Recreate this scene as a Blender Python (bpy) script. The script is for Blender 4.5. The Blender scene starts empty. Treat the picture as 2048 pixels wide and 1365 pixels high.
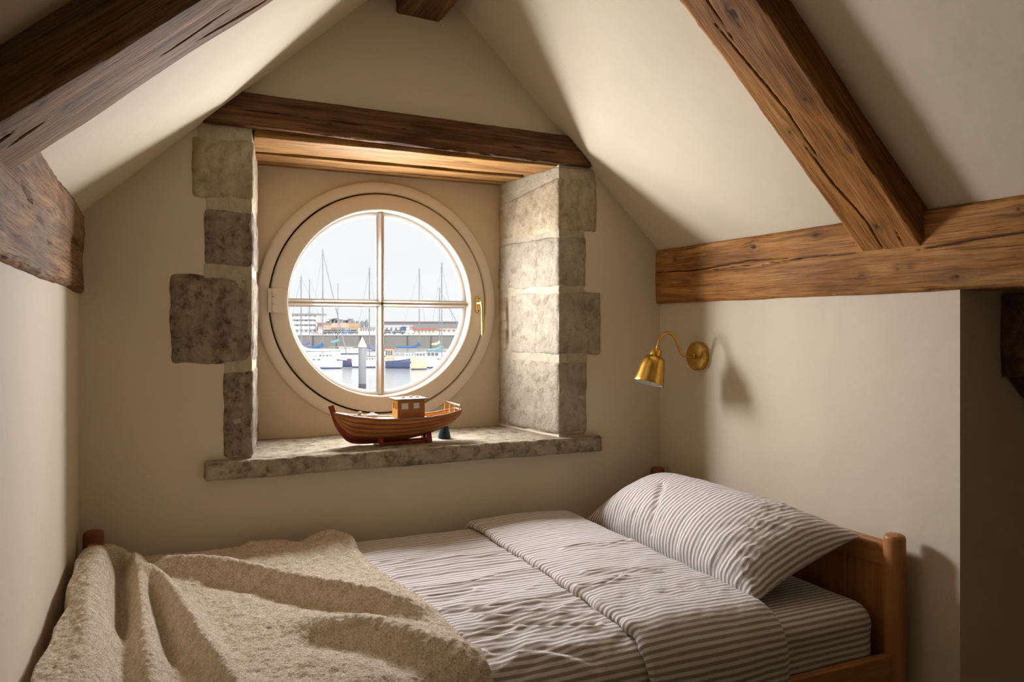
import bpy, math, random
import numpy as np
from mathutils import Vector, Matrix

random.seed(7)
rng = np.random.default_rng(11)
D2R = math.pi / 180
EYE = 1.40                       # eye height above the floor; all heights below are given relative to the eye
scene = bpy.context.scene
COL = scene.collection

# ------------------------------------------------------------------ camera, sky, lights, exposure
cam_data = bpy.data.cameras.new('camera')
cam_data.sensor_width = 36.0
cam_data.lens = 36.0 * 1526 / 2048
cam_data.shift_y = -27.5 / 2048
cam_data.clip_start = 0.02
cam_data.clip_end = 3000
cam = bpy.data.objects.new('camera', cam_data)
cam.location = (0, 0, EYE)
cam.rotation_euler = (90 * D2R, 0, -24.5 * D2R)
COL.objects.link(cam)
scene.camera = cam

world = bpy.data.worlds.new('overcast_sky')
scene.world = world
world.use_nodes = True
wt = world.node_tree
bg = wt.nodes['Background']
tc = wt.nodes.new('ShaderNodeTexCoord')
mp = wt.nodes.new('ShaderNodeMapping'); mp.inputs['Scale'].default_value = (2.0, 2.0, 9.0)
wn = wt.nodes.new('ShaderNodeTexNoise'); wn.inputs['Scale'].default_value = 1.6; wn.inputs['Detail'].default_value = 4
wr = wt.nodes.new('ShaderNodeValToRGB')
wr.color_ramp.elements[0].position = 0.35; wr.color_ramp.elements[0].color = (0.89, 0.895, 0.915, 1)
wr.color_ramp.elements[1].position = 0.65; wr.color_ramp.elements[1].color = (0.93, 0.93, 0.95, 1)
wt.links.new(tc.outputs['Generated'], mp.inputs['Vector'])
wt.links.new(mp.outputs[0], wn.inputs['Vector'])
wt.links.new(wn.outputs[0], wr.inputs[0])
wt.links.new(wr.outputs[0], bg.inputs['Color'])
bg.inputs['Strength'].default_value = 1.22


def lamp(name, kind, loc, rot, energy, color, **kw):
    d = bpy.data.lights.new(name, kind)
    d.energy = energy
    d.color = color
    for k, v in kw.items():
        setattr(d, k, v)
    o = bpy.data.objects.new(name, d)
    o.location = (loc[0], loc[1], loc[2] + EYE)
    o.rotation_euler = rot
    COL.objects.link(o)
    return o


# hazy sun from behind the house: lights the harbour only
lamp('sun', 'SUN', (0, -5, 8), (52 * D2R, 0, 14 * D2R), 2.9, (1.0, 0.97, 0.92), angle=4 * D2R)
# daylight that comes in through the round window
lamp('window_daylight', 'AREA', (0.79, 3.10, 0.10), (-90 * D2R, 0, 0), 27.0, (0.89, 0.90, 1.0), shape='DISK', size=0.50)
lamp('window_daylight', 'AREA', (0.79, 2.945, 0.10), (-90 * D2R, 0, 0), 27.0, (0.89, 0.90, 1.0), shape='DISK', size=0.28)
# weak warm fill added behind the camera, not a lamp of the room
lamp('warm_fill', 'AREA', (0.9, -1.2, 0.55), (35 * D2R, 0, 0), 0.4, (1.0, 0.80, 0.52), shape='DISK', size=1.0)

scene.view_settings.view_transform = 'Standard'
scene.view_settings.look = 'None'
scene.view_settings.gamma = 1.0
scene.view_settings.use_curve_mapping = False
scene.view_settings.exposure = -0.16
scene.cycles.max_bounces = 10
scene.cycles.diffuse_bounces = 6
scene.cycles.transparent_max_bounces = 12
scene.cycles.sample_clamp_indirect = 4.0


# ------------------------------------------------------------------ noise
def vnoise(p, seed=0):
    p = np.asarray(p, dtype=np.float64)
    i = np.floor(p).astype(np.int64)
    f = p - i
    w = f * f * f * (f * (f * 6 - 15) + 10)

    def h(a, b, c):
        n = (a * 374761393 + b * 668265263 + c * 2147483647 + seed * 974634777) & 0xFFFFFFFF
        n = ((n ^ (n >> 13)) * 1274126177) & 0xFFFFFFFF
        n = n ^ (n >> 16)
        return (n & 0xFFFFFF) / float(0xFFFFFF)
    x, y, z = i[..., 0], i[..., 1], i[..., 2]
    wx, wy, wz = w[..., 0], w[..., 1], w[..., 2]
    r = 0
    for dx in (0, 1):
        for dy in (0, 1):
            for dz in (0, 1):
                r = r + h(x + dx, y + dy, z + dz) * (wx if dx else 1 - wx) * (wy if dy else 1 - wy) * (wz if dz else 1 - wz)
    return r * 2 - 1


def fbm(p, octaves=4, seed=0, gain=0.5):
    p = np.asarray(p, dtype=np.float64)
    a, s, r = 1.0, 0.0, 0
    for o in range(octaves):
        r = r + a * vnoise(p, seed + o * 17)
        s += a
        a *= gain
        p = p * 2.03 + 3.1
    return r / s


def sstep(a, b, x):
    t = np.clip((x - a) / (b - a), 0, 1)
    return t * t * (3 - 2 * t)


def polydist(px, py, pts):
    """distance from points to a polyline, and the fraction along it"""
    best = np.full(np.shape(px), 1e9)
    frac = np.zeros(np.shape(px))
    side = np.zeros(np.shape(px))
    n = len(pts) - 1
    for k in range(n):
        ax, ay = pts[k][:2]
        bx, by = pts[k + 1][:2]
        dx, dy = bx - ax, by - ay
        L2 = dx * dx + dy * dy + 1e-12
        t = np.clip(((px - ax) * dx + (py - ay) * dy) / L2, 0, 1)
        ex, ey = px - ax - t * dx, py - ay - t * dy
        d = np.sqrt(ex * ex + ey * ey)
        m = d < best
        best = np.where(m, d, best)
        frac = np.where(m, (k + t) / n, frac)
        side = np.where(m, np.sign(dx * ey - dy * ex), side)
    return best, frac, side


# ------------------------------------------------------------------ materials
def new_mat(name):
    m = bpy.data.materials.new(name)
    m.use_nodes = True
    return m, m.node_tree, m.node_tree.nodes['Principled BSDF']


def node(nt, typ, **inp):
    n = nt.nodes.new(typ)
    for k, v in inp.items():
        k2 = k.replace('_', ' ')
        if k2 in n.inputs:
            s = n.inputs[k2]
            if isinstance(v, bpy.types.NodeSocket):
                nt.links.new(v, s)
            else:
                s.default_value = v
        else:
            setattr(n, k, v)
    return n


def ramp(nt, fac, stops):
    n = nt.nodes.new('ShaderNodeValToRGB')
    cr = n.color_ramp
    while len(cr.elements) < len(stops):
        cr.elements.new(0.5)
    for e, (p, c) in zip(cr.elements, stops):
        e.position = p
        e.color = (*c, 1) if len(c) == 3 else c
    nt.links.new(fac, n.inputs[0])
    return n.outputs[0]


def mixc(nt, fac, a, b, mode='MIX'):
    n = nt.nodes.new('ShaderNodeMix')
    n.data_type = 'RGBA'
    n.blend_type = mode
    for sock, v in ((n.inputs[0], fac), (n.inputs[6], a), (n.inputs[7], b)):
        if isinstance(v, bpy.types.NodeSocket):
            nt.links.new(v, sock)
        else:
            sock.default_value = v if not isinstance(v, tuple) else (*v, 1)
    return n.outputs[2]


def math_n(nt, op, a, b=0.0):
    n = nt.nodes.new('ShaderNodeMath')
    n.operation = op
    for sock, v in ((n.inputs[0], a), (n.inputs[1], b)):
        if isinstance(v, bpy.types.NodeSocket):
            nt.links.new(v, sock)
        else:
            sock.default_value = v
    return n.outputs[0]


def noise_n(nt, vec, scale, detail=4, rough=0.55, mapscale=None, dist=0.0, loc=None):
    if mapscale or loc:
        mp = node(nt, 'ShaderNodeMapping', Vector=vec)
        if mapscale:
            mp.inputs['Scale'].default_value = mapscale
        if loc:
            mp.inputs['Location'].default_value = loc
        vec = mp.outputs[0]
    n = node(nt, 'ShaderNodeTexNoise', Vector=vec, Scale=scale, Detail=detail, Roughness=rough, Distortion=dist)
    return n.outputs[0]


def bump(nt, bsdf, h, strength, dist=0.01):
    b = node(nt, 'ShaderNodeBump', Height=h, Strength=strength, Distance=dist)
    nt.links.new(b.outputs[0], bsdf.inputs['Normal'])


def plain(name, col, rough=0.6, metal=0.0, nscale=None, var=0.08, bumpy=0.0, spec=0.5):
    m, nt, b = new_mat(name)
    b.inputs['Roughness'].default_value = rough
    b.inputs['Metallic'].default_value = metal
    b.inputs['Specular IOR Level'].default_value = spec
    t = node(nt, 'ShaderNodeTexCoord').outputs['Object']
    f = noise_n(nt, t, nscale or 6.0, 4)
    lo = tuple(c * (1 - var) for c in col)
    hi = tuple(min(1, c * (1 + var)) for c in col)
    nt.links.new(ramp(nt, f, [(0.3, lo), (0.7, hi)]), b.inputs['Base Color'])
    if bumpy:
        bump(nt, b, f, bumpy)
    return m


def plaster(name, col, spec=0.15):
    m, nt, b = new_mat(name)
    b.inputs['Roughness'].default_value = 0.85
    b.inputs['Specular IOR Level'].default_value = spec
    t = node(nt, 'ShaderNodeTexCoord').outputs['Object']
    big = noise_n(nt, t, 1.6, 5, 0.6)
    lo = tuple(c * 0.95 for c in col)
    hi = tuple(min(1, c * 1.04) for c in col)
    nt.links.new(ramp(nt, big, [(0.35, lo), (0.65, hi)]), b.inputs['Base Color'])
    h = math_n(nt, 'ADD', math_n(nt, 'MULTIPLY', noise_n(nt, t, 7, 3), 1.0), math_n(nt, 'MULTIPLY', noise_n(nt, t, 160, 3), 0.06))
    bump(nt, b, h, 0.25, 0.012)
    return m


def gco(nt):
    n = nt.nodes.new('ShaderNodeAttribute')
    n.attribute_name = 'gco'
    return n.outputs['Vector']


def wood(name, dark, mid, light, rough=0.62, seed=0.0, grey=0.0, bstr=0.5, blotch=1.0):
    m, nt, b = new_mat(name)
    v = gco(nt)
    loc = (seed, seed * 1.7, seed * 0.6)
    g1 = noise_n(nt, v, 1.0, 7, 0.62, (1.6, 22, 22), 1.1, loc)
    g2 = noise_n(nt, v, 1.0, 5, 0.7, (7, 260, 260), 0.3, loc)
    g3 = noise_n(nt, v, 1.0, 4, 0.6, (2.4, 7, 7), 0.4, loc)
    c = ramp(nt, g1, [(0.28, dark), (0.5, mid), (0.72, light)])
    c2 = ramp(nt, g2, [(0.36, (0.30, 0.26, 0.24)), (0.52, (1, 1, 1)), (0.7, (1.18, 1.15, 1.1))])
    c = mixc(nt, min(1.0, bstr * 1.6), c, c2, 'MULTIPLY')
    bl = ramp(nt, g3, [(0.34, (0.42, 0.38, 0.36)), (0.58, (1.12, 1.1, 1.05))])
    c = mixc(nt, 0.8 * blotch, c, bl, 'MULTIPLY')
    if grey:
        c = mixc(nt, math_n(nt, 'MULTIPLY', ramp(nt, noise_n(nt, v, 1.0, 5, 0.6, (3, 14, 14), 0.5, (3.3, 1, 2)), [(0.4, (0, 0, 0)), (0.62, (1, 1, 1))]), grey), c, (0.27, 0.215, 0.15))
    a = nt.nodes.new('ShaderNodeAttribute')
    a.attribute_name = 'msk'
    c = mixc(nt, a.outputs['Fac'], c, (0.012, 0.009, 0.007))
    nt.links.new(c, b.inputs['Base Color'])
    b.inputs['Roughness'].default_value = rough
    b.inputs['Specular IOR Level'].default_value = 0.25 if rough < 0.5 else 0.06
    h = math_n(nt, 'ADD', math_n(nt, 'MULTIPLY', g1, 0.8), math_n(nt, 'MULTIPLY', g2, 0.5))
    bump(nt, b, h, bstr, 0.006)
    return m


def stone(name, c1, c2, c3, seed=0.0, pit=0.6, stain=0.5):
    m, nt, b = new_mat(name)
    v = gco(nt)
    n1 = noise_n(nt, v, 11, 7, 0.72, None, 0.8, (seed, 1.3 * seed, 0.2))
    n2 = noise_n(nt, v, 26, 6, 0.7, None, 0.2, (seed, 0.3 * seed, 1.2))
    n3 = noise_n(nt, v, 90, 4, 0.7, None, 0, (seed, 0, 0))
    c = ramp(nt, n1, [(0.3, c1), (0.52, c2), (0.72, c3)])
    s = ramp(nt, n2, [(0.36, (0.34, 0.29, 0.24)), (0.50, (0.92, 0.92, 0.92)), (0.66, (1.12, 1.1, 1.06))])
    c = mixc(nt, stain, c, s, 'MULTIPLY')
    vo = node(nt, 'ShaderNodeTexVoronoi', Vector=v, Scale=85.0)
    p = ramp(nt, vo.outputs['Distance'], [(0.12, (0.28, 0.22, 0.17)), (0.30, (1, 1, 1))])
    pf = ramp(nt, n2, [(0.5, (0, 0, 0)), (0.66, (1, 1, 1))])
    c = mixc(nt, math_n(nt, 'MULTIPLY', pf, pit), c, mixc(nt, 1.0, c, p, 'MULTIPLY'))
    nt.links.new(c, b.inputs['Base Color'])
    b.inputs['Roughness'].default_value = 0.92
    b.inputs['Specular IOR Level'].default_value = 0.1
    h = math_n(nt, 'ADD', math_n(nt, 'MULTIPLY', n2, 1.0), math_n(nt, 'MULTIPLY', n3, 0.55))
    bump(nt, b, h, 0.75, 0.008)
    return m


def striped(name, light, dark, period=0.0165, wob=0.0016):
    m, nt, b = new_mat(name)
    uv = node(nt, 'ShaderNodeTexCoord').outputs['UV']
    sep = node(nt, 'ShaderNodeSeparateXYZ', Vector=uv)
    w = noise_n(nt, uv, 9.0, 3)
    y = math_n(nt, 'ADD', sep.outputs['Y'], math_n(nt, 'MULTIPLY', math_n(nt, 'SUBTRACT', w, 0.5), wob * 2))
    f = math_n(nt, 'FRACT', math_n(nt, 'MULTIPLY', y, 1.0 / period))
    tri = math_n(nt, 'MULTIPLY', math_n(nt, 'ABSOLUTE', math_n(nt, 'SUBTRACT', f, 0.5)), 2.0)
    weave = noise_n(nt, uv, 1.0, 3, 0.6, (900, 500, 1))
    c = ramp(nt, tri, [(0.38, dark), (0.62, light)])
    wv = ramp(nt, weave, [(0.3, (0.82, 0.82, 0.82)), (0.7, (1.05, 1.05, 1.05))])
    c = mixc(nt, 0.7, c, wv, 'MULTIPLY')
    nt.links.new(c, b.inputs['Base Color'])
    b.inputs['Roughness'].default_value = 0.9
    b.inputs['Specular IOR Level'].default_value = 0.1
    b.inputs['Sheen Weight'].default_value = 0.15
    h = math_n(nt, 'ADD', math_n(nt, 'MULTIPLY', noise_n(nt, uv, 45, 4, 0.6, (0.5, 1.5, 1)), 1.0), math_n(nt, 'MULTIPLY', weave, 0.12))
    bump(nt, b, h, 0.35, 0.006)
    return m


def wool(name):
    m, nt, b = new_mat(name)
    t = node(nt, 'ShaderNodeTexCoord').outputs['Object']
    n1 = noise_n(nt, t, 230, 4, 0.7)
    n2 = noise_n(nt, t, 45, 5, 0.7)
    c = ramp(nt, n1, [(0.3, (0.36, 0.26, 0.15)), (0.48, (0.76, 0.61, 0.43)), (0.68, (0.95, 0.84, 0.67))])
    s = ramp(nt, n2, [(0.34, (0.70, 0.63, 0.55)), (0.56, (1.05, 1.04, 1.02))])
    c = mixc(nt, 0.8, c, s, 'MULTIPLY')
    nt.links.new(c, b.inputs['Base Color'])
    b.inputs['Roughness'].default_value = 0.95
    b.inputs['Specular IOR Level'].default_value = 0.05
    b.inputs['Sheen Weight'].default_value = 0.3
    b.inputs['Sheen Roughness'].default_value = 0.6
    bump(nt, b, math_n(nt, 'ADD', n1, math_n(nt, 'MULTIPLY', n2, 1.5)), 0.9, 0.006)
    return m


def glass_mat(name):
    m, nt, b = new_mat(name)
    nt.nodes.remove(b)
    out = nt.nodes['Material Output']
    tr = node(nt, 'ShaderNodeBsdfTransparent', Color=(0.985, 0.99, 0.985, 1))
    gl = node(nt, 'ShaderNodeBsdfGlossy', Roughness=0.02)
    fr = node(nt, 'ShaderNodeFresnel', IOR=1.45)
    mx = nt.nodes.new('ShaderNodeMixShader')
    nt.links.new(math_n(nt, 'MULTIPLY', fr.outputs[0], 0.6), mx.inputs[0])
    nt.links.new(tr.outputs[0], mx.inputs[1])
    nt.links.new(gl.outputs[0], mx.inputs[2])
    nt.links.new(mx.outputs[0], out.inputs['Surface'])
    return m


def water_mat(name):
    m, nt, b = new_mat(name)
    t = node(nt, 'ShaderNodeTexCoord').outputs['Object']
    b.inputs['Base Color'].default_value = (0.72, 0.74, 0.76, 1)
    b.inputs['Roughness'].default_value = 0.12
    b.inputs['Specular IOR Level'].default_value = 0.9
    bump(nt, b, noise_n(nt, t, 1.2, 3, 0.5, (1, 1, 1)), 0.35, 0.15)
    return m


WALL = (0.61, 0.525, 0.385)
M = dict(
    wall=plaster('painted_plaster', WALL),
    recess=plaster('recess_plaster', (0.66, 0.57, 0.41)),
    ceiling=plaster('ceiling_plaster', (0.60, 0.515, 0.365)),
    floor=wood('floor_boards', (0.10, 0.05, 0.02), (0.2, 0.11, 0.05), (0.3, 0.18, 0.09), 0.5, 3),
    oak=wood('old_oak', (0.16, 0.060, 0.014), (0.34, 0.145, 0.036), (0.50, 0.24, 0.07), 0.6, 1.0, 0.08, 0.5, 0.7),
    oak2=wood('old_oak_plate', (0.17, 0.066, 0.016), (0.38, 0.17, 0.046), (0.54, 0.28, 0.095), 0.6, 5.2, 0.12, 0.5, 0.7),
    oakgrey=wood('weathered_oak', (0.12, 0.058, 0.022), (0.31, 0.172, 0.076), (0.48, 0.30, 0.155), 0.72, 9.1, 0.35, 0.8, 0.8),
    oakdark=wood('dark_oak', (0.045, 0.020, 0.009), (0.125, 0.058, 0.024), (0.23, 0.115, 0.048), 0.6, 12.4, 0.1),
    soffit=wood('soffit_board', (0.17, 0.075, 0.02), (0.36, 0.19, 0.065), (0.46, 0.27, 0.105), 0.6, 2.7, 0.0, 0.5, 0.5),
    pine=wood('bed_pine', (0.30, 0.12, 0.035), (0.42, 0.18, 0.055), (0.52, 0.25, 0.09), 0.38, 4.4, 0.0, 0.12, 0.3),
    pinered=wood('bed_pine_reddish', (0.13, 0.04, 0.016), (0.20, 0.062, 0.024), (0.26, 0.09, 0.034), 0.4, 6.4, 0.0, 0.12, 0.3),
    cream=plain('cream_paint', (0.74, 0.66, 0.52), 0.45, nscale=3, var=0.03, spec=0.3),
    white=plain('white_paint', (0.80, 0.77, 0.72), 0.4, nscale=3, var=0.02, spec=0.35),
    muntin=plain('muntin_shaded_cream', (0.55, 0.48, 0.40), 0.4, nscale=3, var=0.02, spec=0.3),  # cream paint darkened: shade on the backlit muntins put into the colour
    gap=plain('dark_gap', (0.035, 0.022, 0.014), 0.9),
    brass=plain('brushed_brass', (0.60, 0.36, 0.075), 0.28, 1.0, nscale=40, var=0.12),
    brass2=plain('polished_brass', (0.78, 0.58, 0.20), 0.22, 1.0, nscale=20, var=0.05),
    enamel=plain('white_enamel', (0.72, 0.74, 0.70), 0.35),
    quoin_a=stone('limestone_buff', (0.30, 0.235, 0.14), (0.42, 0.345, 0.22), (0.50, 0.425, 0.29), 1.0, 0.5, 0.5),
    quoin_b=stone('limestone_grey', (0.13, 0.10, 0.07), (0.26, 0.205, 0.145), (0.44, 0.36, 0.26), 4.0, 0.6, 0.9),
    quoin_c=stone('limestone_pale', (0.29, 0.24, 0.165), (0.37, 0.315, 0.23), (0.43, 0.37, 0.28), 7.0, 0.9, 0.55),
    mortar=stone('lime_mortar', (0.36, 0.305, 0.21), (0.44, 0.375, 0.26), (0.50, 0.43, 0.31), 5.0, 0.2, 0.25),
    sill=stone('sill_stone', (0.24, 0.195, 0.13), (0.35, 0.295, 0.205), (0.46, 0.40, 0.30), 2.0, 0.6, 0.8),
    cloth=striped('striped_cotton', (0.74, 0.70, 0.65), (0.35, 0.29, 0.235)),
    wool=wool('boucle_wool'),
    glass=glass_mat('window_glass'),
    water=water_mat('harbour_water'),
    hull=wood('toy_hull_wood', (0.30, 0.10, 0.025), (0.44, 0.17, 0.045), (0.54, 0.24, 0.07), 0.35, 8.8, 0.0, 0.1, 0.3),
    hullred=wood('toy_red_wood', (0.16, 0.030, 0.012), (0.24, 0.045, 0.018), (0.30, 0.07, 0.028), 0.35, 3.8, 0.0, 0.1, 0.3),
    deck=wood('toy_deck_wood', (0.50, 0.25, 0.06), (0.66, 0.36, 0.10), (0.74, 0.44, 0.15), 0.4, 1.8, 0.0, 0.1, 0.3),
    trimw=wood('toy_trim_wood', (0.22, 0.12, 0.07), (0.32, 0.18, 0.11), (0.40, 0.25, 0.16), 0.35, 7.8, 0.0, 0.1, 0.3),
    palewood=wood('toy_pale_wood', (0.40, 0.30, 0.18), (0.52, 0.40, 0.25), (0.60, 0.48, 0.32), 0.4, 2.1, 0.0, 0.1, 0.3),
    dark=plain('dark_brown', (0.03, 0.018, 0.012), 0.6),
    teal=plain('dark_teal_paint', (0.012, 0.035, 0.045), 0.35),
)
for nm, c in dict(o_white=(0.86, 0.86, 0.86), o_cream=(0.80, 0.70, 0.50), o_navy=(0.10, 0.13, 0.26), o_blue=(0.09, 0.22, 0.50),
                  o_cyan=(0.30, 0.60, 0.68), o_red=(0.62, 0.12, 0.08), o_orange=(0.62, 0.36, 0.22), o_grey=(0.38, 0.38, 0.40),
                  o_mast=(0.33, 0.33, 0.36), o_dark=(0.10, 0.10, 0.12), o_window=(0.22, 0.24, 0.28), o_peach=(0.70, 0.50, 0.38),
                  o_roof=(0.30, 0.27, 0.27), o_purple=(0.28, 0.26, 0.52), o_trunk=(0.18, 0.14, 0.10), o_leaf=(0.25, 0.27, 0.27),
                  o_ware=(0.30, 0.28, 0.29), o_yellow=(0.72, 0.60, 0.30)).items():
    M[nm] = plain(nm.replace('o_', 'harbour_'), c, 0.5, nscale=0.6, var=0.06)  # pale harbour palette, distance haze put into the colours
M['quay'] = stone('quay_wall_stone', (0.20, 0.19, 0.18), (0.34, 0.33, 0.31), (0.5, 0.48, 0.45), 3.0, 0.4, 0.6)


# ------------------------------------------------------------------ mesh helpers
ORG = {}


def thing(name, label, cat, loc=(0, 0, 0), group=None, rz=0.0):
    o = bpy.data.objects.new(name, None)
    o.empty_display_size = 0.05
    o.location = (loc[0], loc[1], loc[2] + EYE)
    o.rotation_euler = (0, 0, rz)
    COL.objects.link(o)
    tag(o, label, cat, group)
    ORG[o.name] = np.array(loc, float)
    return o


def tag(o, label=None, cat=None, group=None, kind=None):
    if label: o['label'] = label
    if cat: o['category'] = cat
    if group: o['group'] = group
    if kind: o['kind'] = kind
    return o


def mk(name, V, F, mat, parent=None, origin=None, uv=None, attrs=None, smooth=True, local=False):
    """V eye-relative world coordinates (or local ones with local=True)"""
    V = np.asarray(V, float).reshape(-1, 3)
    if parent is not None and not local:
        o0 = ORG[parent.name]
    elif local:
        o0 = np.zeros(3)
    else:
        o0 = np.array(origin if origin is not None else [(V[:, 0].min() + V[:, 0].max()) / 2, (V[:, 1].min() + V[:, 1].max()) / 2, V[:, 2].min()], float)
    W = V - o0
    me = bpy.data.meshes.new(name)
    me.from_pydata(W.tolist(), [], F if isinstance(F, list) else F.tolist())
    me.materials.append(mat)
    at = me.attributes.new('gco', 'FLOAT_VECTOR', 'POINT')
    G = attrs.get('gco') if attrs and 'gco' in attrs else W
    at.data.foreach_set('vector', np.asarray(G, dtype=np.float32).ravel())
    if attrs and 'msk' in attrs:
        a2 = me.attributes.new('msk', 'FLOAT', 'POINT')
        a2.data.foreach_set('value', np.asarray(attrs['msk'], dtype=np.float32).ravel())
    if uv is not None:
        ul = me.uv_layers.new(name='UVMap')
        li = np.empty(len(me.loops), dtype=np.int32)
        me.loops.foreach_get('vertex_index', li)
        ul.data.foreach_set('uv', np.asarray(uv, dtype=np.float32)[li].ravel())
    if smooth:
        me.polygons.foreach_set('use_smooth', [True] * len(me.polygons))
    me.update()
    o = bpy.data.objects.new(name, me)
    COL.objects.link(o)
    if parent is not None:
        o.parent = parent
        ORG[o.name] = ORG[parent.name].copy() if parent.name in ORG else np.zeros(3)
        if local: ORG[o.name] = np.zeros(3)
    else:
        o.location = (o0[0], o0[1], o0[2] + EYE) if not local else (0, 0, 0)
        ORG[o.name] = o0.copy()
    return o


def grid_faces(nu, nv, closed_u=False, closed_v=False):
    iu = np.arange(nu if closed_u else nu - 1)
    iv = np.arange(nv if closed_v else nv - 1)
    A, B = np.meshgrid(iu, iv, indexing='ij')
    A2, B2 = (A + 1) % nu, (B + 1) % nv
    return np.stack([A * nv + B, A2 * nv + B, A2 * nv + B2, A * nv + B2], -1).reshape(-1, 4)


def join(parts):
    Vs, Fs, n = [], [], 0
    for V, F in parts:
        V = np.asarray(V, float).reshape(-1, 3)
        Vs.append(V)
        Fs += [[i + n for i in f] for f in (F if isinstance(F, list) else F.tolist())]
        n += len(V)
    return np.concatenate(Vs), Fs


def box(x0, x1, y0, y1, z0, z1):
    V = [(x, y, z) for x in (x0, x1) for y in (y0, y1) for z in (z0, z1)]
    F = [[0, 1, 3, 2], [4, 6, 7, 5], [0, 4, 5, 1], [2, 3, 7, 6], [0, 2, 6, 4], [1, 5, 7, 3]]
    return np.array(V, float), F


def surf_lattice(tx, ty, tz):
    nx, ny, nz = len(tx) - 1, len(ty) - 1, len(tz) - 1
    quads = []
    def face(a, b, fix, axis, flip):
        A, B = np.meshgrid(np.arange(a), np.arange(b), indexing='ij')
        A, B = A.ravel(), B.ravel()
        cs = [(A, B), (A + 1, B), (A + 1, B + 1), (A, B + 1)]
        if flip: cs = cs[::-1]
        q = []
        for (p, r) in cs:
            f = np.full_like(p, fix)
            q.append(np.stack({0: (f, p, r), 1: (r, f, p), 2: (p, r, f)}[axis], -1))
        quads.append(np.stack(q, 1))
    face(ny, nz, 0, 0, True); face(ny, nz, nx, 0, False)
    face(nz, nx, 0, 1, True); face(nz, nx, ny, 1, False)
    face(nx, ny, 0, 2, True); face(nx, ny, nz, 2, False)
    Q = np.concatenate(quads).reshape(-1, 3)
    key = (Q[:, 0] * (ny + 1) + Q[:, 1]) * (nz + 1) + Q[:, 2]
    u, idx, inv = np.unique(key, return_index=True, return_inverse=True)
    I = Q[idx]
    P = np.stack([tx[I[:, 0]], ty[I[:, 1]], tz[I[:, 2]]], -1)
    return P, inv.reshape(-1, 4)


def hexblock(c8, step, r=0.006, amp=0.002, nscale=12, seed=0, cracks=(), knots=(), edgechip=0.0):
    """c8[ix][iy][iz] corners; local x = length. cracks: (axis, side, [(x,w),..], width, depth)"""
    C = np.array(c8, float).reshape(2, 2, 2, 3)
    L = np.array([np.mean([np.linalg.norm(C[1, j, k] - C[0, j, k]) for j in (0, 1) for k in (0, 1)]),
                  np.mean([np.linalg.norm(C[i, 1, k] - C[i, 0, k]) for i in (0, 1) for k in (0, 1)]),
                  np.mean([np.linalg.norm(C[i, j, 1] - C[i, j, 0]) for i in (0, 1) for j in (0, 1)])])
    r = min(r, L.min() * 0.45)
    T = []
    for a in range(3):
        n = max(1, int(round((L[a] - 2 * r) / step[a])))
        T.append(np.unique(np.round(np.concatenate([[0, r * 0.4], np.linspace(r, L[a] - r, n + 1), [L[a] - r * 0.4, L[a]]]), 6)))
    P, F = surf_lattice(*T)
    q = np.clip(P, r, L - r)
    d = P - q
    nrm = d / np.maximum(np.linalg.norm(d, axis=1, keepdims=True), 1e-9)
    P2 = q + r * nrm
    msk = np.zeros(len(P))
    sc = np.array([nscale * 0.35, nscale, nscale]) if L[0] > 2.5 * max(L[1], L[2]) else np.array([nscale] * 3)
    disp = fbm(P2 * sc + seed * 7.3, 4, seed) * amp
    if edgechip:
        e = (np.abs(nrm) > 0.25).sum(1) >= 2
        disp = disp - e * np.abs(fbm(P2 * np.array([14, 40, 40]) + seed, 3, seed + 5)) * edgechip
    for (ax, side, pts, wid, dep) in cracks:
        o1 = 1 if ax == 2 else 2
        on = (nrm[:, ax] * side) > 0.7
        wob = fbm(np.stack([P2[:, 0] * 30, P2[:, o1] * 2, P2[:, 0] * 0], -1), 3, seed + 9) * 0.0018
        dd, fr, _ = polydist(P2[:, 0], P2[:, o1] + wob, pts)
        w = wid * 0.62 * (0.35 + 0.65 * np.sin(np.pi * np.clip(fr, 0.03, 0.97)))
        g = np.exp(-(dd / w) ** 2) * on
        disp = disp - g * dep
        msk = np.maximum(msk, np.clip(g * 1.3, 0, 1))
    for (ax, side, kx, kw, kr) in knots:
        o1 = 1 if ax == 2 else 2
        on = (nrm[:, ax] * side) > 0.7
        rr = np.sqrt(((P2[:, 0] - kx) / 1.35) ** 2 + (P2[:, o1] - kw) ** 2) / kr
        n = fbm(P2 * 90, 3, 31) * 0.5
        ring = np.exp(-((rr - 1 + n * 0.5) / 0.28) ** 2) * 0.7
        core = np.exp(-((rr + n * 0.5) / 0.55) ** 2) * 0.85
        hal = np.exp(-(rr / 1.9) ** 2) * 0.35
        g = np.clip(np.maximum(np.maximum(ring * (0.5 + n), core), hal), 0, 1) * on
        msk = np.maximum(msk, g)
        disp = disp + on * (np.exp(-(rr / 1.3) ** 2) * kr * 0.12 - core * kr * 0.2)
    P2 = P2 + nrm * disp[:, None]
    t = P2 / L
    V = np.zeros_like(P2)
    for i in (0, 1):
        for j in (0, 1):
            for k in (0, 1):
                w = (t[:, 0] if i else 1 - t[:, 0]) * (t[:, 1] if j else 1 - t[:, 1]) * (t[:, 2] if k else 1 - t[:, 2])
                V += w[:, None] * C[i, j, k]
    # keep grain flowing round the knots
    G = P2.copy()
    for (ax, side, kx, kw, kr) in knots:
        o1 = 1 if ax == 2 else 2
        dx, dw = P2[:, 0] - kx, P2[:, o1] - kw
        e = np.exp(-(dx / (kr * 3)) ** 2 - (dw / (kr * 2.5)) ** 2)
        G[:, o1] -= np.sign(dw) * e * kr * 0.7 * np.clip(np.abs(dw) / kr, 0, 1)
    return V, F, dict(gco=G, msk=msk), L


def orient_faces(V, F):
    return F


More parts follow.
